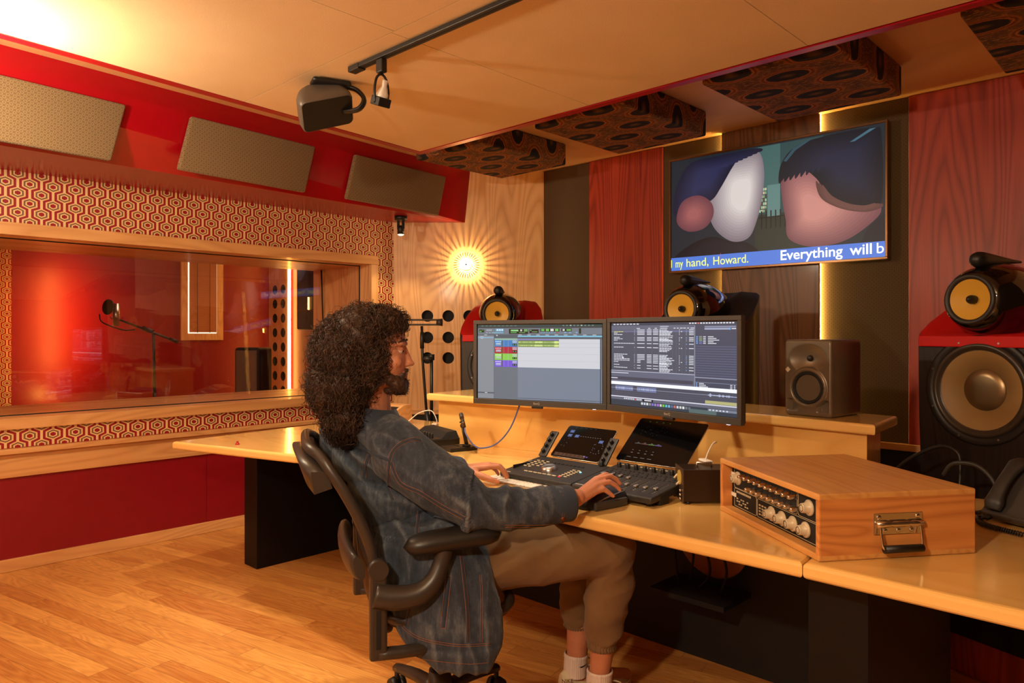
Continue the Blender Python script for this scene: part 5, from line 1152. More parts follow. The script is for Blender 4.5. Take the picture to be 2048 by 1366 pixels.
# inner broad rim following the sides and the rolled head rail
for s in (-1, 1):
    m = MB(); P = spline([bkp(i, s) for i in range(1, 8)], 5); vs = []
    for k, p in enumerate(P):
        t_ = k/(len(P)-1); wd = .028+.022*sin(pi*t_)
        vs += [p+V((-.006, 0, 0)), p+V((-.014, -s*wd, 0)), p+V((-.002, -s*wd, 0))]
    m.add(vs, [(3*k+j, 3*k+(j+1) % 3, 3*k+3+(j+1) % 3, 3*k+3+j) for k in range(len(P)-1) for j in range(3)], 0, True); m.build('side_rim', cp, CHR)
m = MB(); pr = []
for k in range(13):
    y = -.235+.47*k/12; c = 1-(y/.235)**2; pr.append([(-.375-.05*c**.5, y, .925+.045*c**.5), (-.42-.05*c**.5, y, .925+.045*c**.5), (-.41-.03*c**.5, y, .86+.03*c**.5), (-.36-.035*c**.5, y, .875+.03*c**.5)])
loft(m, pr, 0, cap0=0, cap1=0); m.build('head_rail', cp, CHR)
# lumbar pad behind the back
m = MB(); rg = []
for k in range(15):
    y = -.225+.45*k/14; c = sqrt(max(0, 1-(y/.235)**2)); sc_ = .55+.45*c; yy = -.275-.03*c
    rg.append([(yy+.022*sc_*cos(a)-.008*sin(a), y, .635+.052*sc_*sin(a)) for a in [2*pi*j/16 for j in range(16)]])
loft(m, rg, 0, cap0=0, cap1=0); m.build('lumbar_pad', cp, CHR)
# lower spine and swing arms
for s in (-1, 1):
    m = MB(); m.box((-.26, s*.275-.018, .385), (-.21, s*.275+.018, .655), 0, .008, 2); m.box((-.242, s*.291-.001, .42), (-.228, s*.295+.001, .53), 1); m.build('arm_post', [cp, MT['blackm']], CHR)
    m = MB(); m.cyl((-.235, s*.245, .645), (-.235, s*.297, .645), .028, .028, 0, 20); m.build('pivot', cp, CHR)
    m = MB(); m.tube([(-.235, s*.275, .40), (-.10, s*.26, .395), (.0, s*.16, .39), (.02, s*.05, .385)], [.022, .022, .026, .03], 0, 10, sub=4, flat=.8); m.build('swing_arm', cp, CHR)
    m = MB(); m.tube([(-.245, s*.285, .575), (-.19, s*.292, .563), (-.125, s*.298, .568), (-.08, s*.298, .60), (-.055, s*.292, .65), (-.045, s*.29, .69)], [.036, .036, .033, .028, .025, .026], 0, 12, sub=5, flat=1.0); m.build('arm_bracket', cp, CHR)
    m = MB(); rr_ = []
    for k in range(17):
        t_ = k/16; x = -.165+.30*t_; e_ = sqrt(max(0, 1-abs(2*t_-1)**5)); wy = (.044+.010*t_)*e_+.0005; hz = .033*e_+.0005; zc = .703+.018*sin(t_*pi*.5)
        rr_.append([(x, s*(.285-.012*t_)+wy*cos(a), zc+hz*sin(a)) for a in [2*pi*j/18 for j in range(18)]])
    loft(m, rr_, 0, cap0=0, cap1=0); m.build('arm_pad', cpad, CHR)
# seat
m = MB(); so = [(.215*math.copysign(abs(cos(a))**.6, cos(a))-.005, .25*math.copysign(abs(sin(a))**.6, sin(a))) for a in [2*pi*j/40 for j in range(40)]]
m.tube([(x, y, .468) for x, y in so], .017, 0, 10, closed=True); m.build('seat_frame', cp, CHR)
m = MB(); b = bmesh.new(); f = b.faces.new([b.verts.new((x, y, .468)) for x, y in so]); r = bmesh.ops.inset_individual(b, faces=[f], thickness=.09); 
for v in b.verts:
    if v.index < 0: pass
for v in f.verts: v.co.z -= .025
m.bm(b, 0, True); m.build('seat_mesh', weave, CHR)
m = MB(); m.box((-.10, -.08, .35), (.12, .08, .42), 0, .02); m.build('tilt_mechanism', cp, CHR)
m = MB(); m.cyl((0, 0, .20), (0, 0, .36), .025, .025, 0, 20); m.build('gas_column', plain('warm_steel', (150, 120, 90), .25, .9), CHR)
m = MB(); m.cyl((0, 0, .10), (0, 0, .205), .045, .036, 0, 24); m.build('hub', cp, CHR)
for k in range(5):
    a = R(-35+72*k); c, s = cos(a), sin(a)
    m = MB(); m.tube([(.03*c, .03*s, .135), (.16*c, .16*s, .125), (.31*c, .31*s, .095)], [.028, .025, .019], 0, 10, sub=3, flat=.8); m.build('base_leg', cp, CHR)
    m = MB(); px_, py_ = .31*c, .31*s; d_ = V((-s, c, 0))
    for q in (-1, 1): m.cyl(V((px_, py_, .032))+d_*(.006*q), V((px_, py_, .032))+d_*(.028*q), .031, .026, 0, 20)
    m.cyl((px_, py_, .03), (px_, py_, .095), .009, m=0, n=10); m.build('caster', MT['black'], CHR)
# ================================================================ PERSON
PO = V((-.21, 2.40, 0))
PER = thing('person', 'person with long curly hair and beard, in denim jacket, seated at the desk', 'person', tuple(V((PO.x*.7218+PO.y*-.6921, PO.x*.6921+PO.y*.7218, 0))), R(43.8))
def Lp(u, d, z): return V((u-PO.x, d-PO.y, z))
def capsule(m, a, b, r0, r1, n=20, k=5):
    a, b = V(a), V(b); z = (b-a); L = z.length; z.normalize(); x = z.orthogonal().normalized(); y = z.cross(x); rings = []
    for i in range(k+1): q = pi/2*(1-i/k); rings.append((a-z*(r0*sin(q)), r0*cos(q)))
    for i in range(k+1): q = pi/2*i/k; rings.append((b+z*(r1*sin(q)), r1*cos(q)))
    vs = []
    for c, r in rings:
        for j in range(n): t = 2*pi*j/n; vs.append(c+(x*cos(t)+y*sin(t))*max(r, 1e-5))
    m.add(vs, [(i*n+j, i*n+(j+1) % n, (i+1)*n+(j+1) % n, (i+1)*n+j) for i in range(len(rings)-1) for j in range(n)], 0, True)
def chain(m, pts, rs, n=20):
    for i in range(len(pts)-1): capsule(m, pts[i], pts[i+1], rs[i], rs[i+1], n)
def ell(m, c, r, rx=0, ry=0, rz=0, n=28):
    m.sph(tuple(c), r, 0, n, n*2//3, M.Rotation(R(rz), 4, 'Z') @ M.Rotation(R(ry), 4, 'Y') @ M.Rotation(R(rx), 4, 'X'))
def remesh(name, mb, mat, voxel, smooth=4, disp=None, parent=PER, factor=.5):
    o = mb.build('tmp', mat); md = o.modifiers.new('r', 'REMESH'); md.mode = 'VOXEL'; md.voxel_size = voxel; md.use_smooth_shade = True
    if smooth: sm = o.modifiers.new('s', 'SMOOTH'); sm.iterations = smooth; sm.factor = factor
    dg = bpy.context.evaluated_depsgraph_get(); me = bpy.data.meshes.new_from_object(o.evaluated_get(dg)); bpy.data.objects.remove(o)
    me.materials.clear(); me.materials.append(mat); me.name = name
    if disp:
        me.update(); ns = [v.normal.copy() for v in me.vertices]
        for v, n_ in zip(me.vertices, ns):
            q = disp(v.co, n_)
            if isinstance(q, V): v.co = q
            elif q: v.co += n_*q
    for p in me.polygons: p.use_smooth = True
    r_ = bpy.data.objects.new(name, me); COL.objects.link(r_); r_.parent = parent; return r_
# skin
t = NT('skin'); n1 = t.noise(t.co(), 30, 3); n2 = t.noise(t.co(), 420, 2)
t.p(base=t.mix(n1, s2l((178, 112, 82)), s2l((208, 142, 110))), rough=.5, sss=.08, spec=.35); t.b.inputs['Subsurface Radius'].default_value = (.02, .008, .004); t.bump(n2, .15, .001); MT['skin'] = t.m
# ---- joints (metres)
SR, SL = Lp(-.345, 2.22, .955), Lp(-.575, 2.50, .955)
ER, EL = Lp(-.10, 2.165, .80), Lp(-.44, 2.68, .79)
WR, WL = Lp(.200, 2.275, .806), Lp(-.185, 2.715, .815)
PEL = Lp(-.21, 2.40, .60); CHE = Lp(-.405, 2.378, .86)
HR, HL = Lp(-.18, 2.315, .60), Lp(-.23, 2.50, .595)
KR, KL = Lp(.325, 2.415, .605), Lp(.26, 2.62, .60)
AR, AL = Lp(.297, 2.46, .185), Lp(.235, 2.67, .10)
HC = Lp(-.435, 2.285, 1.305)      # skull centre
yaw = 10
b = MB()
ell(b, HC, (.100, .079, .092), 0, 8, yaw)
ell(b, Lp(-.392, 2.290, 1.235), (.058, .062, .088), 0, 0, yaw)
for s in (-1, 1):
    capsule(b, Lp(-.435, 2.285+.052*s, 1.215), Lp(-.357, 2.293+.018*s, 1.160), .020, .018)
    ell(b, Lp(-.362, 2.292+.040*s, 1.232), (.022, .020, .022))             # cheek
    ell(b, Lp(-.348, 2.293+.030*s, 1.287), (.016, .024, .009))             # brow ridge
    ell(b, Lp(-.440, 2.285+.078*s, 1.245), (.018, .010, .030), 0, -10)     # ear
    ell(b, Lp(-.329, 2.297+.009*s, 1.222), (.009, .007, .007))             # nostril wing
capsule(b, Lp(-.352, 2.293, 1.158), Lp(-.349, 2.293, 1.150), .017, .016)    # chin
capsule(b, Lp(-.343, 2.295, 1.280), Lp(-.324, 2.297, 1.232), .009, .0105)   # nose bridge
ell(b, Lp(-.320, 2.298, 1.2265), (.0125, .0105, .0095), 0, 15)              # nose tip
ell(b, Lp(-.339, 2.295, 1.195), (.012, .022, .006)); ell(b, Lp(-.341, 2.295, 1.183), (.012, .019, .006))   # lips
chain(b, [Lp(-.445, 2.295, 1.20), Lp(-.445, 2.32, 1.10), Lp(-.455, 2.355, .99)], [.056, .057, .072])
chain(b, [Lp(-.455, 2.36, .97), CHE, Lp(-.32, 2.385, .72), PEL], [.085, .10, .095, .11], 28)
chain(b, [Lp(-.40, 2.27, .965), SR, ER, WR], [.055, .055, .040, .028])
chain(b, [Lp(-.51, 2.44, .965), SL, EL, WL], [.055, .055, .040, .028])
chain(b, [PEL, HR, KR, Lp(.315, 2.45, .38), AR], [.11, .085, .055, .050, .035])
chain(b, [PEL, HL, KL, Lp(.25, 2.65, .36), AL], [.11, .085, .055, .050, .035])
FR_, FL_ = V((.70, .71, 0)), V((.92, .38, 0))
chain(b, [AR, AR+V((-.01, -.01, -.07)), AR+FR_*.10+V((0, 0, -.11)), AR+FR_*.21+V((0, 0, -.155))], [.036, .032, .034, .026])
chain(b, [AL, AL+V((-.02, -.01, -.05)), AL+FL_*.10+V((0, 0, -.055)), AL+FL_*.21+V((0, 0, -.068))], [.036, .030, .034, .024])
def hand(m, wrist, mcp, pip, dip, tip, thumb, pr=.0135):
    for i in range(4):
        capsule(m, wrist+(mcp[i]-mcp[1])*.38, mcp[i], pr+.003, .0115, 14)
        capsule(m, mcp[i], pip[i], .0105, .0090, 14); capsule(m, pip[i], dip[i], .0090, .0080, 14); capsule(m, dip[i], tip[i], .0080, .0068, 14)
        if i < 3: capsule(m, mcp[i].lerp(mcp[i+1], .5)+(wrist-mcp[i])*.16, wrist+(mcp[i]-mcp[1])*.30, .0105, pr, 14)
    chain(m, thumb, [.0165, .0125, .0105, .0085], 14)
# right hand on the mouse: pinky nearest the camera, index farthest
RM = [Lp(.277, 2.388, .842), Lp(.281, 2.364, .845), Lp(.275, 2.338, .833), Lp(.262, 2.316, .815)]
RP = [Lp(.312, 2.412, .853), Lp(.321, 2.386, .853), Lp(.314, 2.356, .840), Lp(.292, 2.330, .823)]
RD = [Lp(.334, 2.424, .842), Lp(.343, 2.396, .840), Lp(.337, 2.366, .826), Lp(.312, 2.338, .808)]
RT_ = [Lp(.349, 2.430, .826), Lp(.357, 2.402, .824), Lp(.351, 2.372, .810), Lp(.325, 2.343, .797)]
hand(b, WR, RM, RP, RD, RT_, [Lp(.222, 2.305, .805), Lp(.252, 2.356, .805), Lp(.282, 2.386, .803), Lp(.306, 2.400, .800)])
LM = [Lp(-.090, 2.712, .822), Lp(-.088, 2.737, .827), Lp(-.096, 2.760, .822), Lp(-.108, 2.780, .812)]
LP_ = [Lp(-.052, 2.728, .822), Lp(-.047, 2.757, .820), Lp(-.058, 2.782, .815), Lp(-.078, 2.803, .806)]
LD = [Lp(-.032, 2.738, .800), Lp(-.026, 2.768, .796), Lp(-.038, 2.795, .794), Lp(-.061, 2.815, .790)]
LT = [Lp(-.021, 2.744, .775), Lp(-.016, 2.773, .774), Lp(-.029, 2.802, .774), Lp(-.053, 2.820, .774)]
hand(b, WL, LM, LP_, LD, LT, [Lp(-.150, 2.695, .805), Lp(-.112, 2.676, .796), Lp(-.078, 2.668, .785), Lp(-.052, 2.672, .776)])
BODY = remesh('body', b, MT['skin'], .0038, 3, parent=PER)
BODY['kind'] = 'part'; del BODY['kind']
# eyes
for s in (-1, 1):
    m = MB(); m.sph(tuple(Lp(-.3495, 2.292+.030*s, 1.268)), .0115); e = m.build('eye', plain('eye_white', (210, 196, 184), .2), PER)
    m = MB(); m.sph(tuple(Lp(-.3405, 2.2935+.030*s, 1.266)), .0055); m.build('iris', MT['blackg'], e)
    m = MB(); ell(m, Lp(-.3487, 2.292+.030*s, 1.2725), (.0132, .0135, .0085), 0, 12); m.build('eyelid', MT['skin'], e)
# fingernails
def nail(tip, dip, up):
    d = (tip-dip).normalized(); m = MB(); c = tip+d*.001+up*.0055
    sd = d.cross(up).normalized(); uu = sd.cross(d).normalized()
    m.add([c-d*.005-sd*.004, c-d*.005+sd*.004, c+d*.004+sd*.0035-uu*.0012, c+d*.004-sd*.0035-uu*.0012, c-d*.005+uu*.0012, c+d*.004+uu*.0003], [(0, 4, 5, 3), (4, 1, 2, 5)], 0, True); m.build('fingernail', plain('nail', (222, 160, 136), .25), PER)
for i in range(4): nail(RT_[i], RD[i], V((.3, -.1, .9)).normalized()); nail(LT[i], LD[i], V((.4, -.1, .85)).normalized())
# ---- hair
HE = [(Lp(-.462, 2.285, 1.318), (.112, .105, .098)), (Lp(-.515, 2.29, 1.26), (.115, .125, .12)), (Lp(-.535, 2.305, 1.15), (.105, .135, .12)), (Lp(-.520, 2.31, 1.055), (.080, .125, .085)), (Lp(-.458, 2.235, 1.250), (.078, .052, .105)), (Lp(-.41, 2.27, 1.355), (.085, .075, .05))]
hcut = Lp(-.36, 0, 0).x
t = NT('dark_curly_hair'); n1 = t.noise(t.co(), 25, 3)
t.p(base=t.mix(n1, s2l((30, 20, 15)), s2l((88, 60, 44))), rough=.5, spec=.4); hairm = t.m
b = MB()
for c, r_ in HE: ell(b, c, tuple(x*.93 for x in r_))
def hlump(p, n_):
    q = p*22; return .010*mnoise.noise(q)+.007*mnoise.noise(p*55)
HAIR = remesh('hair', b, hairm, .006, 1, hlump)
def sdf(p):
    best = 9
    for c, r_ in HE:
        q = V(((p.x-c.x)/r_[0], (p.y-c.y)/r_[1], (p.z-c.z)/r_[2])); L = q.length
        v = (L-1)*min(r_)
        if v < best: best = v; bc, br, bq = c, r_, q
    g = V((bq.x/br[0], bq.y/br[1], bq.z/br[2])).normalized()
    return best, g
rh = random.Random(11); m = MB()
def strand(m, P, w, n=3):
    k = len(P); vs = []; up = V((0, 0, 1))
    for i in range(k):
        t_ = (P[min(i+1, k-1)]-P[max(i-1, 0)]).normalized(); a_ = t_.orthogonal().normalized(); b2 = t_.cross(a_); ww = w*(1-.75*(i/(k-1))**2)
        for j in range(n): q = 2*pi*j/n; vs.append(P[i]+(a_*cos(q)+b2*sin(q))*ww)
    m.add(vs, [(i*n+j, i*n+(j+1) % n, (i+1)*n+(j+1) % n, (i+1)*n+j) for i in range(k-1) for j in range(n)], 0, True)
NSTR = 5200
for s_ in range(NSTR):
    c, r_ = HE[rh.choice([0, 0, 1, 1, 1, 2, 2, 2, 3, 3, 4, 4, 5])]
    v = V((rh.gauss(0, 1), rh.gauss(0, 1), rh.gauss(0, 1)+.5)).normalized(); p = c+V((v.x*r_[0], v.y*r_[1], v.z*r_[2]))
    f, g = sdf(p)
    if f < -.012: continue
    if p.x > Lp(-.365, 0, 0).x and p.z < 1.31: continue
    off = rh.uniform(-.006, .006); ph = rh.uniform(0, 6.28); cr = rh.uniform(.004, .0115); om = rh.uniform(.7, 1.25)*(1 if rh.random() < .5 else -1)
    if rh.random() < .07: off += rh.uniform(.006, .018); cr *= 1.3
    P = []; base = p.copy(); drift = V((rh.gauss(0, .25), rh.gauss(0, .25), -1)); steps = rh.randint(10, 22)
    for i in range(steps):
        f, g = sdf(base); d = drift-g*drift.dot(g)
        if d.length < .05: d = V((rh.gauss(0, 1), rh.gauss(0, 1), 0))
        d.normalize(); base = base+d*.0065-g*(f-off)*.6
        if base.z < 1.0 and f > 0: base.z -= .002
        sd = d.cross(g).normalized(); a = ph+om*i
        P.append(base+(sd*cos(a)+g*sin(a))*cr*min(1, i/3+.3))
    strand(m, P, rh.uniform(.0006, .0012))
m.build('hair_curls', hairm, HAIR)
# ---- beard
b = MB()
for s in (-1, 1):
    capsule(b, Lp(-.425, 2.285+.055*s, 1.225), Lp(-.352, 2.293+.02*s, 1.158), .019, .0225); capsule(b, Lp(-.43, 2.285+.056*s, 1.27), Lp(-.425, 2.285+.055*s, 1.22), .012, .019)
    capsule(b, Lp(-.334, 2.296, 1.2045), Lp(-.343, 2.295+.024*s, 1.188), .0065, .0065); capsule(b, Lp(-.343, 2.295+.024*s, 1.19), Lp(-.350, 2.294+.024*s, 1.165), .007, .012)
capsule(b, Lp(-.345, 2.294, 1.166), Lp(-.349, 2.293, 1.146), .0175, .020); capsule(b, Lp(-.36, 2.293, 1.145), Lp(-.40, 2.29, 1.15), .018, .018)
BEARD = remesh('beard', b, hairm, .0035, 1, lambda p, n_: .004*mnoise.noise(p*90)+.0015)
m = MB(); bt_ = BVHTree.FromObject(BEARD, bpy.context.evaluated_depsgraph_get()); vv = BEARD.data.vertices
for s_ in range(1500):
    v = vv[rh.randrange(len(vv))]; n_ = v.normal; d = (n_+V((.2, 0, -.9))).normalized(); P = [v.co+n_*-.002]
    for i in range(4): d = (d+V((rh.gauss(0, .35), rh.gauss(0, .35), rh.gauss(0, .3)))).normalized(); P.append(P[-1]+d*.0028)
    strand(m, P, .0005)
m.build('beard_hairs', hairm, BEARD)
m = MB()
for s in (-1, 1): m.tube([Lp(-.338, 2.293+.012*s, 1.296), Lp(-.336, 2.293+.028*s, 1.300), Lp(-.350, 2.29+.050*s, 1.292)], [.0035, .0045, .002], 0, 6, sub=4)
m.build('eyebrows', hairm, PER)
# ---- trousers
tro = cloth('khaki_cotton', (128, 98, 66), 500, .85, .8)
b = MB()
chain(b, [PEL+V((-.02, 0, .02)), HR, Lp(.07, 2.365, .610), KR], [.135, .108, .098, .080], 24)
chain(b, [PEL+V((-.02, 0, .02)), HL, Lp(.02, 2.56, .605), KL], [.135, .105, .095, .078], 24)
chain(b, [KR, Lp(.325, 2.44, .48), Lp(.310, 2.45, .375), Lp(.303, 2.457, .312)], [.080, .074, .065, .054], 24)
chain(b, [KL, Lp(.25, 2.64, .46), Lp(.242, 2.655, .36), Lp(.238, 2.66, .304)], [.078, .071, .063, .054], 24)
def trfold(p, n_):
    q = V((p.x*9-p.z*7, p.y*8, p.z*8+p.x*3)); a = mnoise.noise(q); r1 = 1-abs(mnoise.noise(V((p.x*10+p.z*11, p.y*5+3, p.z*3))))*2
    r2 = 1-abs(mnoise.noise(V((p.x*9-p.z*13+2, p.y*6, p.z*5))))*2.3; return .007*a+.006*max(0, r1)+.006*max(0, r2)
TR = remesh('trousers', b, tro, .0065, 3, trfold)
for (c, rr2) in ((Lp(.303, 2.457, .284), .047), (Lp(.2385, 2.66, .276), .047)):
    m = MB(); vs = []; N = 96
    for k in range(9):
        z = -.028+.007*k
        for j in range(N):
            a = 2*pi*j/N; r_ = rr2+.0028*sin(a*30+3*mnoise.noise(V((k*.9, j*.05, 1))))+.0022*abs(sin(k*1.57))-(.004 if k == 0 else 0)
            vs.append((c.x+r_*cos(a), c.y+r_*sin(a), c.z+z))
    m.add(vs, [(k*N+j, k*N+(j+1) % N, (k+1)*N+(j+1) % N, (k+1)*N+j) for k in range(8) for j in range(N)], 0, True); m.build('elastic_cuff', tro, TR)
# ---- socks and shoes
sock = plain('white_sock', (226, 206, 196), .9); shoe = plain('cream_leather', (214, 196, 160), .5); swm = plain('swoosh_black', (16, 16, 22), .8)
for (c, top, name) in ((AR, .185, 'r'), (AL, .150, 'l')):
    m = MB(); N = 120; vs = []; K = 14
    for k in range(K+1):
        z = top-(top-(c.z-(.05 if name == 'r' else .03)))*k/K; cx_ = c.x+(-.004*k/K); 
        for j in range(N): a = 2*pi*j/N; r_ = (.0425 if k else .040)+.0008*sin(a*34)+(.0015 if k in (1, 2) else 0); vs.append((cx_+r_*cos(a), c.y+r_*1.03*sin(a), z))
    m.add(vs, [(k*N+j, k*N+(j+1) % N, (k+1)*N+(j+1) % N, (k+1)*N+j) for k in range(K) for j in range(N)], 0, True); SK = m.build('sock', sock, PER)
    # tick mark wrapped round the sock, facing outwards
    m = MB(); pts = [(-.020, -.002), (-.006, -.0055), (.010, -.0015), (.028, .008), (.010, .0025), (-.002, .0008), (-.010, .003)] if name == 'r' else [(-.004, .0), (.006, -.0032), (.020, .0), (.040, .004), (.020, .0045), (.008, .0022)]
    a0 = -1.35; zc = top-.034; b2 = bmesh.new(); vs2 = []
    for (x, z) in pts: a = a0+x/.043; vs2.append(b2.verts.new((c.x+.0448*cos(a), c.y+.0455*sin(a), zc+z)))
    es = [b2.edges.new((vs2[i], vs2[(i+1) % len(vs2)])) for i in range(len(vs2))]; bmesh.ops.triangle_fill(b2, edges=es); m.bm(b2, 0); m.build('tick_logo', swm, SK)
def shoe_build(A, F, heelz, toez, label):
    Sd = V((-F.y, F.x, 0)); rings = []; 
    for k in range(15):
        t_ = k/14; c = A+F*(-.062+.285*t_); base = heelz*(1-t_)**1.0+toez*t_ if heelz > toez else toez
        base = max(toez, heelz+(toez-heelz)*min(1, t_/.72)); w_ = [.022, .034, .037, .037, .036, .036, .038, .042, .045, .047, .047, .045, .040, .030, .014][k]; h = [.080, .094, .094, .082, .080, .088, .082, .074, .066, .058, .050, .044, .040, .034, .022][k]
        rings.append([(c.x+Sd.x*w_*cos(a)*(1 if sin(a) < .3 else .8), c.y+Sd.y*w_*cos(a)*(1 if sin(a) < .3 else .8), base+max(0, .5+.5*sin(a))**.8*h) for a in [2*pi*j/20 for j in range(20)]])
    m = MB(); loft(m, rings, 0, cap0=0, cap1=0); s = m.build('shoe', shoe, PER)
    m = MB(); so_ = []
    for k in range(15):
        r_ = rings[k]; zs = min(p[2] for p in r_); cx_ = sum(p[0] for p in r_)/20; cy_ = sum(p[1] for p in r_)/20; w_ = [.024, .036, .039, .039, .038, .038, .040, .044, .047, .049, .049, .047, .042, .032, .016][k]
        so_.append([(cx_+Sd.x*w_*q, cy_+Sd.y*w_*q, zs+dz) for q, dz in ((-1, -.002), (1, -.002), (1.0, .020), (-1.0, .020))])
    loft(m, so_, 0, cap0=0, cap1=0, smooth=False); m.build('sole', MT['white'], s)
    for k in range(5):
        i = 5+k; r_ = rings[i]; p0, p1, p2 = V(r_[3]), V(r_[5]), V(r_[7]); r2 = V(rings[i+1][3])
        m = MB(); m.tube([p0+V((0, 0, .002)), p1+V((0, 0, .006)), V(rings[i+1][7])+V((0, 0, .002))], .0028, 0, 6, sub=3, flat=.6); m.build('lace', MT['cream'], s)
    q = V(rings[5][5]); m = MB(); m.tube([q, q+V((.02, -.02, .02)), q+V((.045, -.02, .012)), q+V((.03, .0, .0)), q], .0025, 0, 6, sub=5); m.tube([q, q+V((-.01, .03, .02)), q+V((.02, .045, .012)), q+V((.02, .01, .0)), q], .0025, 0, 6, sub=5); m.build('lace_bow', MT['cream'], s)
    return s, rings
s1, _ = shoe_build(V((AR.x, AR.y, 0)), FR_.normalized(), .070, .0, 'right'); s2, rg_ = shoe_build(V((AL.x, AL.y, 0)), FL_.normalized(), .004, .0, 'left')
hp = V((AL.x, AL.y, 0))+FL_.normalized()*-.030+V((FL_.y, -FL_.x, 0)).normalized()*.0375
text('NIKE', .019, 'heel_lettering', plain('lettering_brown', (70, 34, 26), .6), s2, tuple(hp+V((-.044, -.017, .068))), (R(82), 0, R(4)), ext=.0006)
m = MB(); m.tube([hp+V((.0, -.001, .03)), hp+V((.05, .018, .03)), hp+V((.08, .03, .045))], .008, 0, 6, sub=3, flat=.5); m.build('red_swoosh', MT['red'], s2)
# ---- t-shirt
b = MB(); chain(b, [Lp(-.40, 2.36, .97), CHE+V((.012, 0, 0)), Lp(-.30, 2.385, .72), PEL+V((.0, 0, .02))], [.09, .105, .100, .12], 26)
remesh('t_shirt', b, cloth('plum_jersey', (96, 72, 74)), .008, 3, lambda p, n_: .004*mnoise.noise(p*14))
# ---- denim jacket
b = MB(); cE = Lp(.140, 2.247, .793)
ell(b, Lp(-.440, 2.372, .910), (.105, .195, .120), 0, -28, 40)
ell(b, Lp(-.400, 2.365, .80), (.112, .170, .14), 0, -28, 36)
ell(b, Lp(-.345, 2.365, .69), (.115, .165, .13), 0, -25, 30)
ell(b, Lp(-.30, 2.365, .60), (.115, .17, .11), 0, -15, 24)
chain(b, [Lp(-.47, 2.33, 1.005), Lp(-.39, 2.27, .985), SR+V((0, 0, .004)), SR.lerp(ER, .45)+V((0, -.01, .0)), ER+V((0, 0, .0)), ER.lerp(cE, .5)+V((0, 0, -.006)), cE], [.07, .072, .082, .078, .068, .060, .052], 26)
chain(b, [Lp(-.49, 2.37, 1.005), Lp(-.53, 2.44, .985), SL+V((0, 0, .004)), SL.lerp(EL, .5), EL, WL+V((-.03, -.005, -.002))], [.07, .072, .082, .076, .066, .052], 26)
# hanging front panel on the near side
rg_ = []
for (z, u, d, hw, th2) in [(.74, -.27, 2.25, .13, .06), (.68, -.255, 2.20, .16, .05), (.60, -.235, 2.175, .168, .038), (.52, -.215, 2.160, .168, .030), (.45, -.195, 2.152, .158, .027), (.395, -.175, 2.148, .135, .026), (.388, -.172, 2.146, .132, .030), (.350, -.155, 2.145, .100, .029), (.338, -.150, 2.146, .088, .027), (.328, -.148, 2.147, .078, .016)]:
    r_ = []
    for j in range(40):
        a = 2*pi*j/40; x = hw*math.copysign(abs(cos(a))**.6, cos(a)); y = th2*sin(a)+.05*(x/.168)**2
        r_.append(Lp(u+x, d+y, z))
    rg_.append(r_)
loft(b, rg_, 0, cap0=0, cap1=0)
cdir = (cE-ER).normalized()
def jfold(p, n_):
    a = mnoise.noise(V((p.x*7, p.y*7, p.z*7)))*.004+mnoise.noise(V((p.x*30+p.z*14, p.y*30, p.z*26)))*.0022
    # long diagonal pulls on the sleeve, tighter rings at the elbow, vertical drapes below
    s_ = (p-ER).dot(cdir); arm = max(0, 1-((p-ER)-cdir*s_).length/.11) if s_ > -.05 else 0
    el = math.exp(-((s_-.03)/.10)**2)
    f1 = 1-abs(mnoise.noise(V((s_*16+p.z*6, p.z*9-s_*4, p.y*5))))*2.2
    a += arm*(.020*el+.009)*max(-.5, f1)
    if p.x < Lp(-.12, 0, 0).x and p.z > .70:
        f2 = 1-abs(mnoise.noise(V((p.x*7+p.z*3, p.y*7, p.z*14+p.x*8))))*2.3; a += .014*max(-.4, f2)
    if p.z < .70:
        f3 = 1-abs(mnoise.noise(V((p.x*17+p.z*2, p.y*6, p.z*2.2))))*2.2; a += .012*max(-.3, f3)
    return a
JK = remesh('denim_jacket', b, MT['denim'], .0058, 3, jfold)
JB = BVHTree.FromObject(JK, bpy.context.evaluated_depsgraph_get())
EYE = Lp(0, 0, 1.32)
def snap(px, py, lift=.0008):
    d = Lp((px-1024)/1456*2.2, 2.2, 1.32+(667-py)/1456*2.2)-EYE; d.normalize()
    h = JB.ray_cast(EYE, d)
    if h[0] is None: return None
    return h[0]+h[1]*lift, h[1]
thread = plain('copper_thread', (150, 92, 58), .7)
def seam(pts, off=3.2, dash=True, dark=True):
    P = spline([V((x, y, 0)) for x, y in pts], 10); out = []
    for side in ((-off, off) if off else (0,)):
        Q = []
        for i, p in enumerate(P):
            d = (P[min(i+1, len(P)-1)]-P[max(0, i-1)]).normalized(); q = snap(p.x-d.y*side, p.y+d.x*side)
            if q and (not Q or (q[0]-Q[-1]).length < .05): Q.append(q[0])
        if len(Q) > 3:
            m = MB(); m.tube(Q, .0007, 0, 5); m.build('stitching', thread, JK)
    if dark and off:
        Q = [snap(p.x, p.y, .0016) for p in P]; Q = [q for q in Q if q]
        if len(Q) > 3:
            m = MB(); vs = []
            for i in range(len(Q)):
                d = (Q[min(i+1, len(Q)-1)][0]-Q[max(0, i-1)][0]).normalized(); sd = d.cross(Q[i][1]).normalized(); c = Q[i][0]; n_ = Q[i][1]
                vs += [c-sd*.0048-n_*.002, c-sd*.0042+n_*.0001, c+sd*.0042+n_*.0001, c+sd*.0048-n_*.002]
            m.add(vs, [(4*i+j, 4*i+j+1, 4*i+5+j, 4*i+4+j) for i in range(len(Q)-1) for j in range(3)], 0, True); m.build('seam', MT['denimd'], JK)
seam([(636, 862), (660, 866), (700, 885), (740, 905), (779, 921)])
seam([(779, 921), (784, 905), (800, 888), (825, 879), (840, 880)])
seam([(779, 921), (776, 950), (776, 975), (786, 1000)])
seam([(782, 925), (800, 965), (840, 985), (880, 1010), (930, 1037)])
seam([(739, 908), (732, 930), (727, 955)], 4)
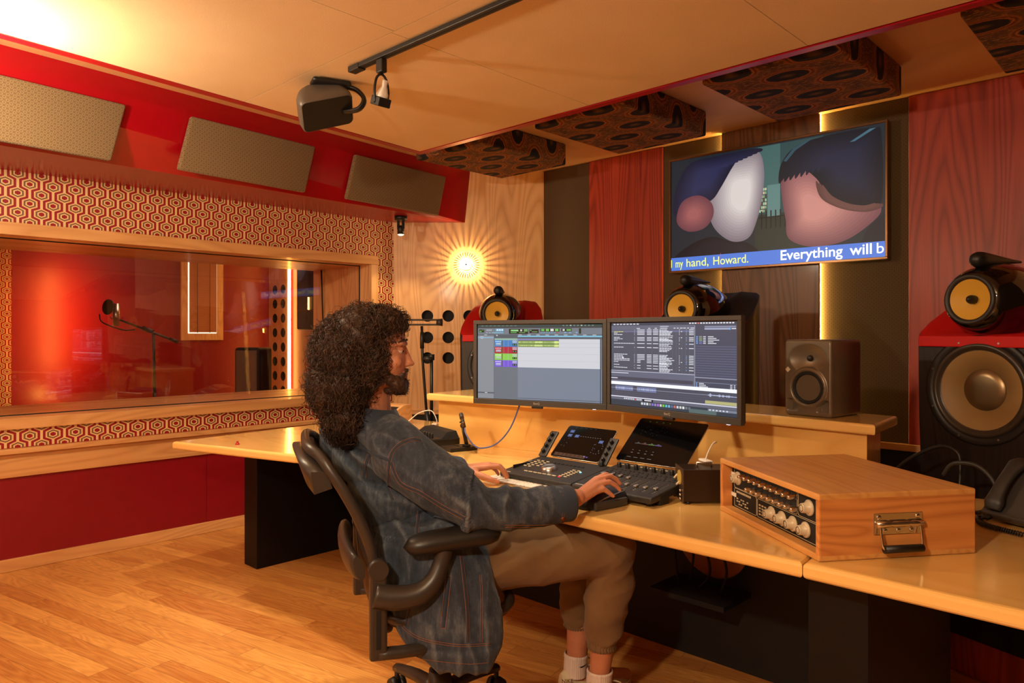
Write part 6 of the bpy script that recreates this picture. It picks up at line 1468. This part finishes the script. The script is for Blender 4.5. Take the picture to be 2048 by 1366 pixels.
seam([(838, 1022), (835, 1050), (832, 1075)], 3)
seam([(822, 1190), (820, 1215), (812, 1250)], 3)
seam([(922, 1110), (928, 1160), (934, 1220), (935, 1285)], 3)
seam([(961, 1150), (963, 1200), (962, 1285)], 2, dark=False)
seam([(796, 1240), (815, 1262), (850, 1280), (920, 1291), (982, 1288)], 2, dark=False)
seam([(835, 1316), (880, 1323), (940, 1328), (978, 1325)], 0)
seam([(897, 1152), (886, 1255)], 5.5); seam([(891, 1152), (903, 1152)], 0); seam([(880, 1256), (892, 1257)], 0)
seam([(1124, 990), (1127, 1020), (1124, 1048)], 2, dark=False)
seam([(1010, 1052), (1070, 1052), (1120, 1050)], 2, dark=False)
# cuff band
m = MB(); ax_ = cdir; x_ = ax_.orthogonal().normalized(); y_ = ax_.cross(x_); vs = []; N = 48
for k, (h, r_) in enumerate([(-.030, .0525), (-.028, .0565), (.040, .0555), (.047, .0535), (.046, .048), (.0, .044)]):
    for j in range(N):
        a = 2*pi*j/N; rr2 = r_*(1+.03*sin(3*a+1)); vs.append(cE+ax_*h+(x_*cos(a)*rr2+y_*sin(a)*rr2))
m.add(vs, [(k*N+j, k*N+(j+1) % N, (k+1)*N+(j+1) % N, (k+1)*N+j) for k in range(5) for j in range(N)], 0, True); CF = m.build('cuff', MT['denimd'], JK)
m = MB(); q = cE+ax_*.015+V((0, -.045, -.034)); m.lathe([(0, .006), (.006, .005), (.0085, .002), (.0085, -.004)], q, (0, -.8, -.5), n=18); m.build('cuff_button', plain('copper_button', (120, 66, 40), .35, .7), CF)
# collar
m = MB(); vs = []; N = 40; cc = Lp(-.450, 2.335, 1.055)
for k, (dz, r_) in enumerate([(-.035, .088), (.0, .080), (.032, .077), (.034, .082), (.0, .098), (-.018, .106)]):
    for j in range(N):
        a = R(75)+2*pi*j/(N-1)*.82; vs.append(cc+V((r_*cos(a)*.95, r_*sin(a)*1.05, dz+.012*cos(a-pi))))
m.add(vs, [(k*N+j, k*N+j+1, (k+1)*N+j+1, (k+1)*N+j) for k in range(5) for j in range(N-1)], 0, True)
c_ = m.build('collar', MT['denimd'], JK); sm = c_.modifiers.new('t', 'SOLIDIFY'); sm.thickness = .003
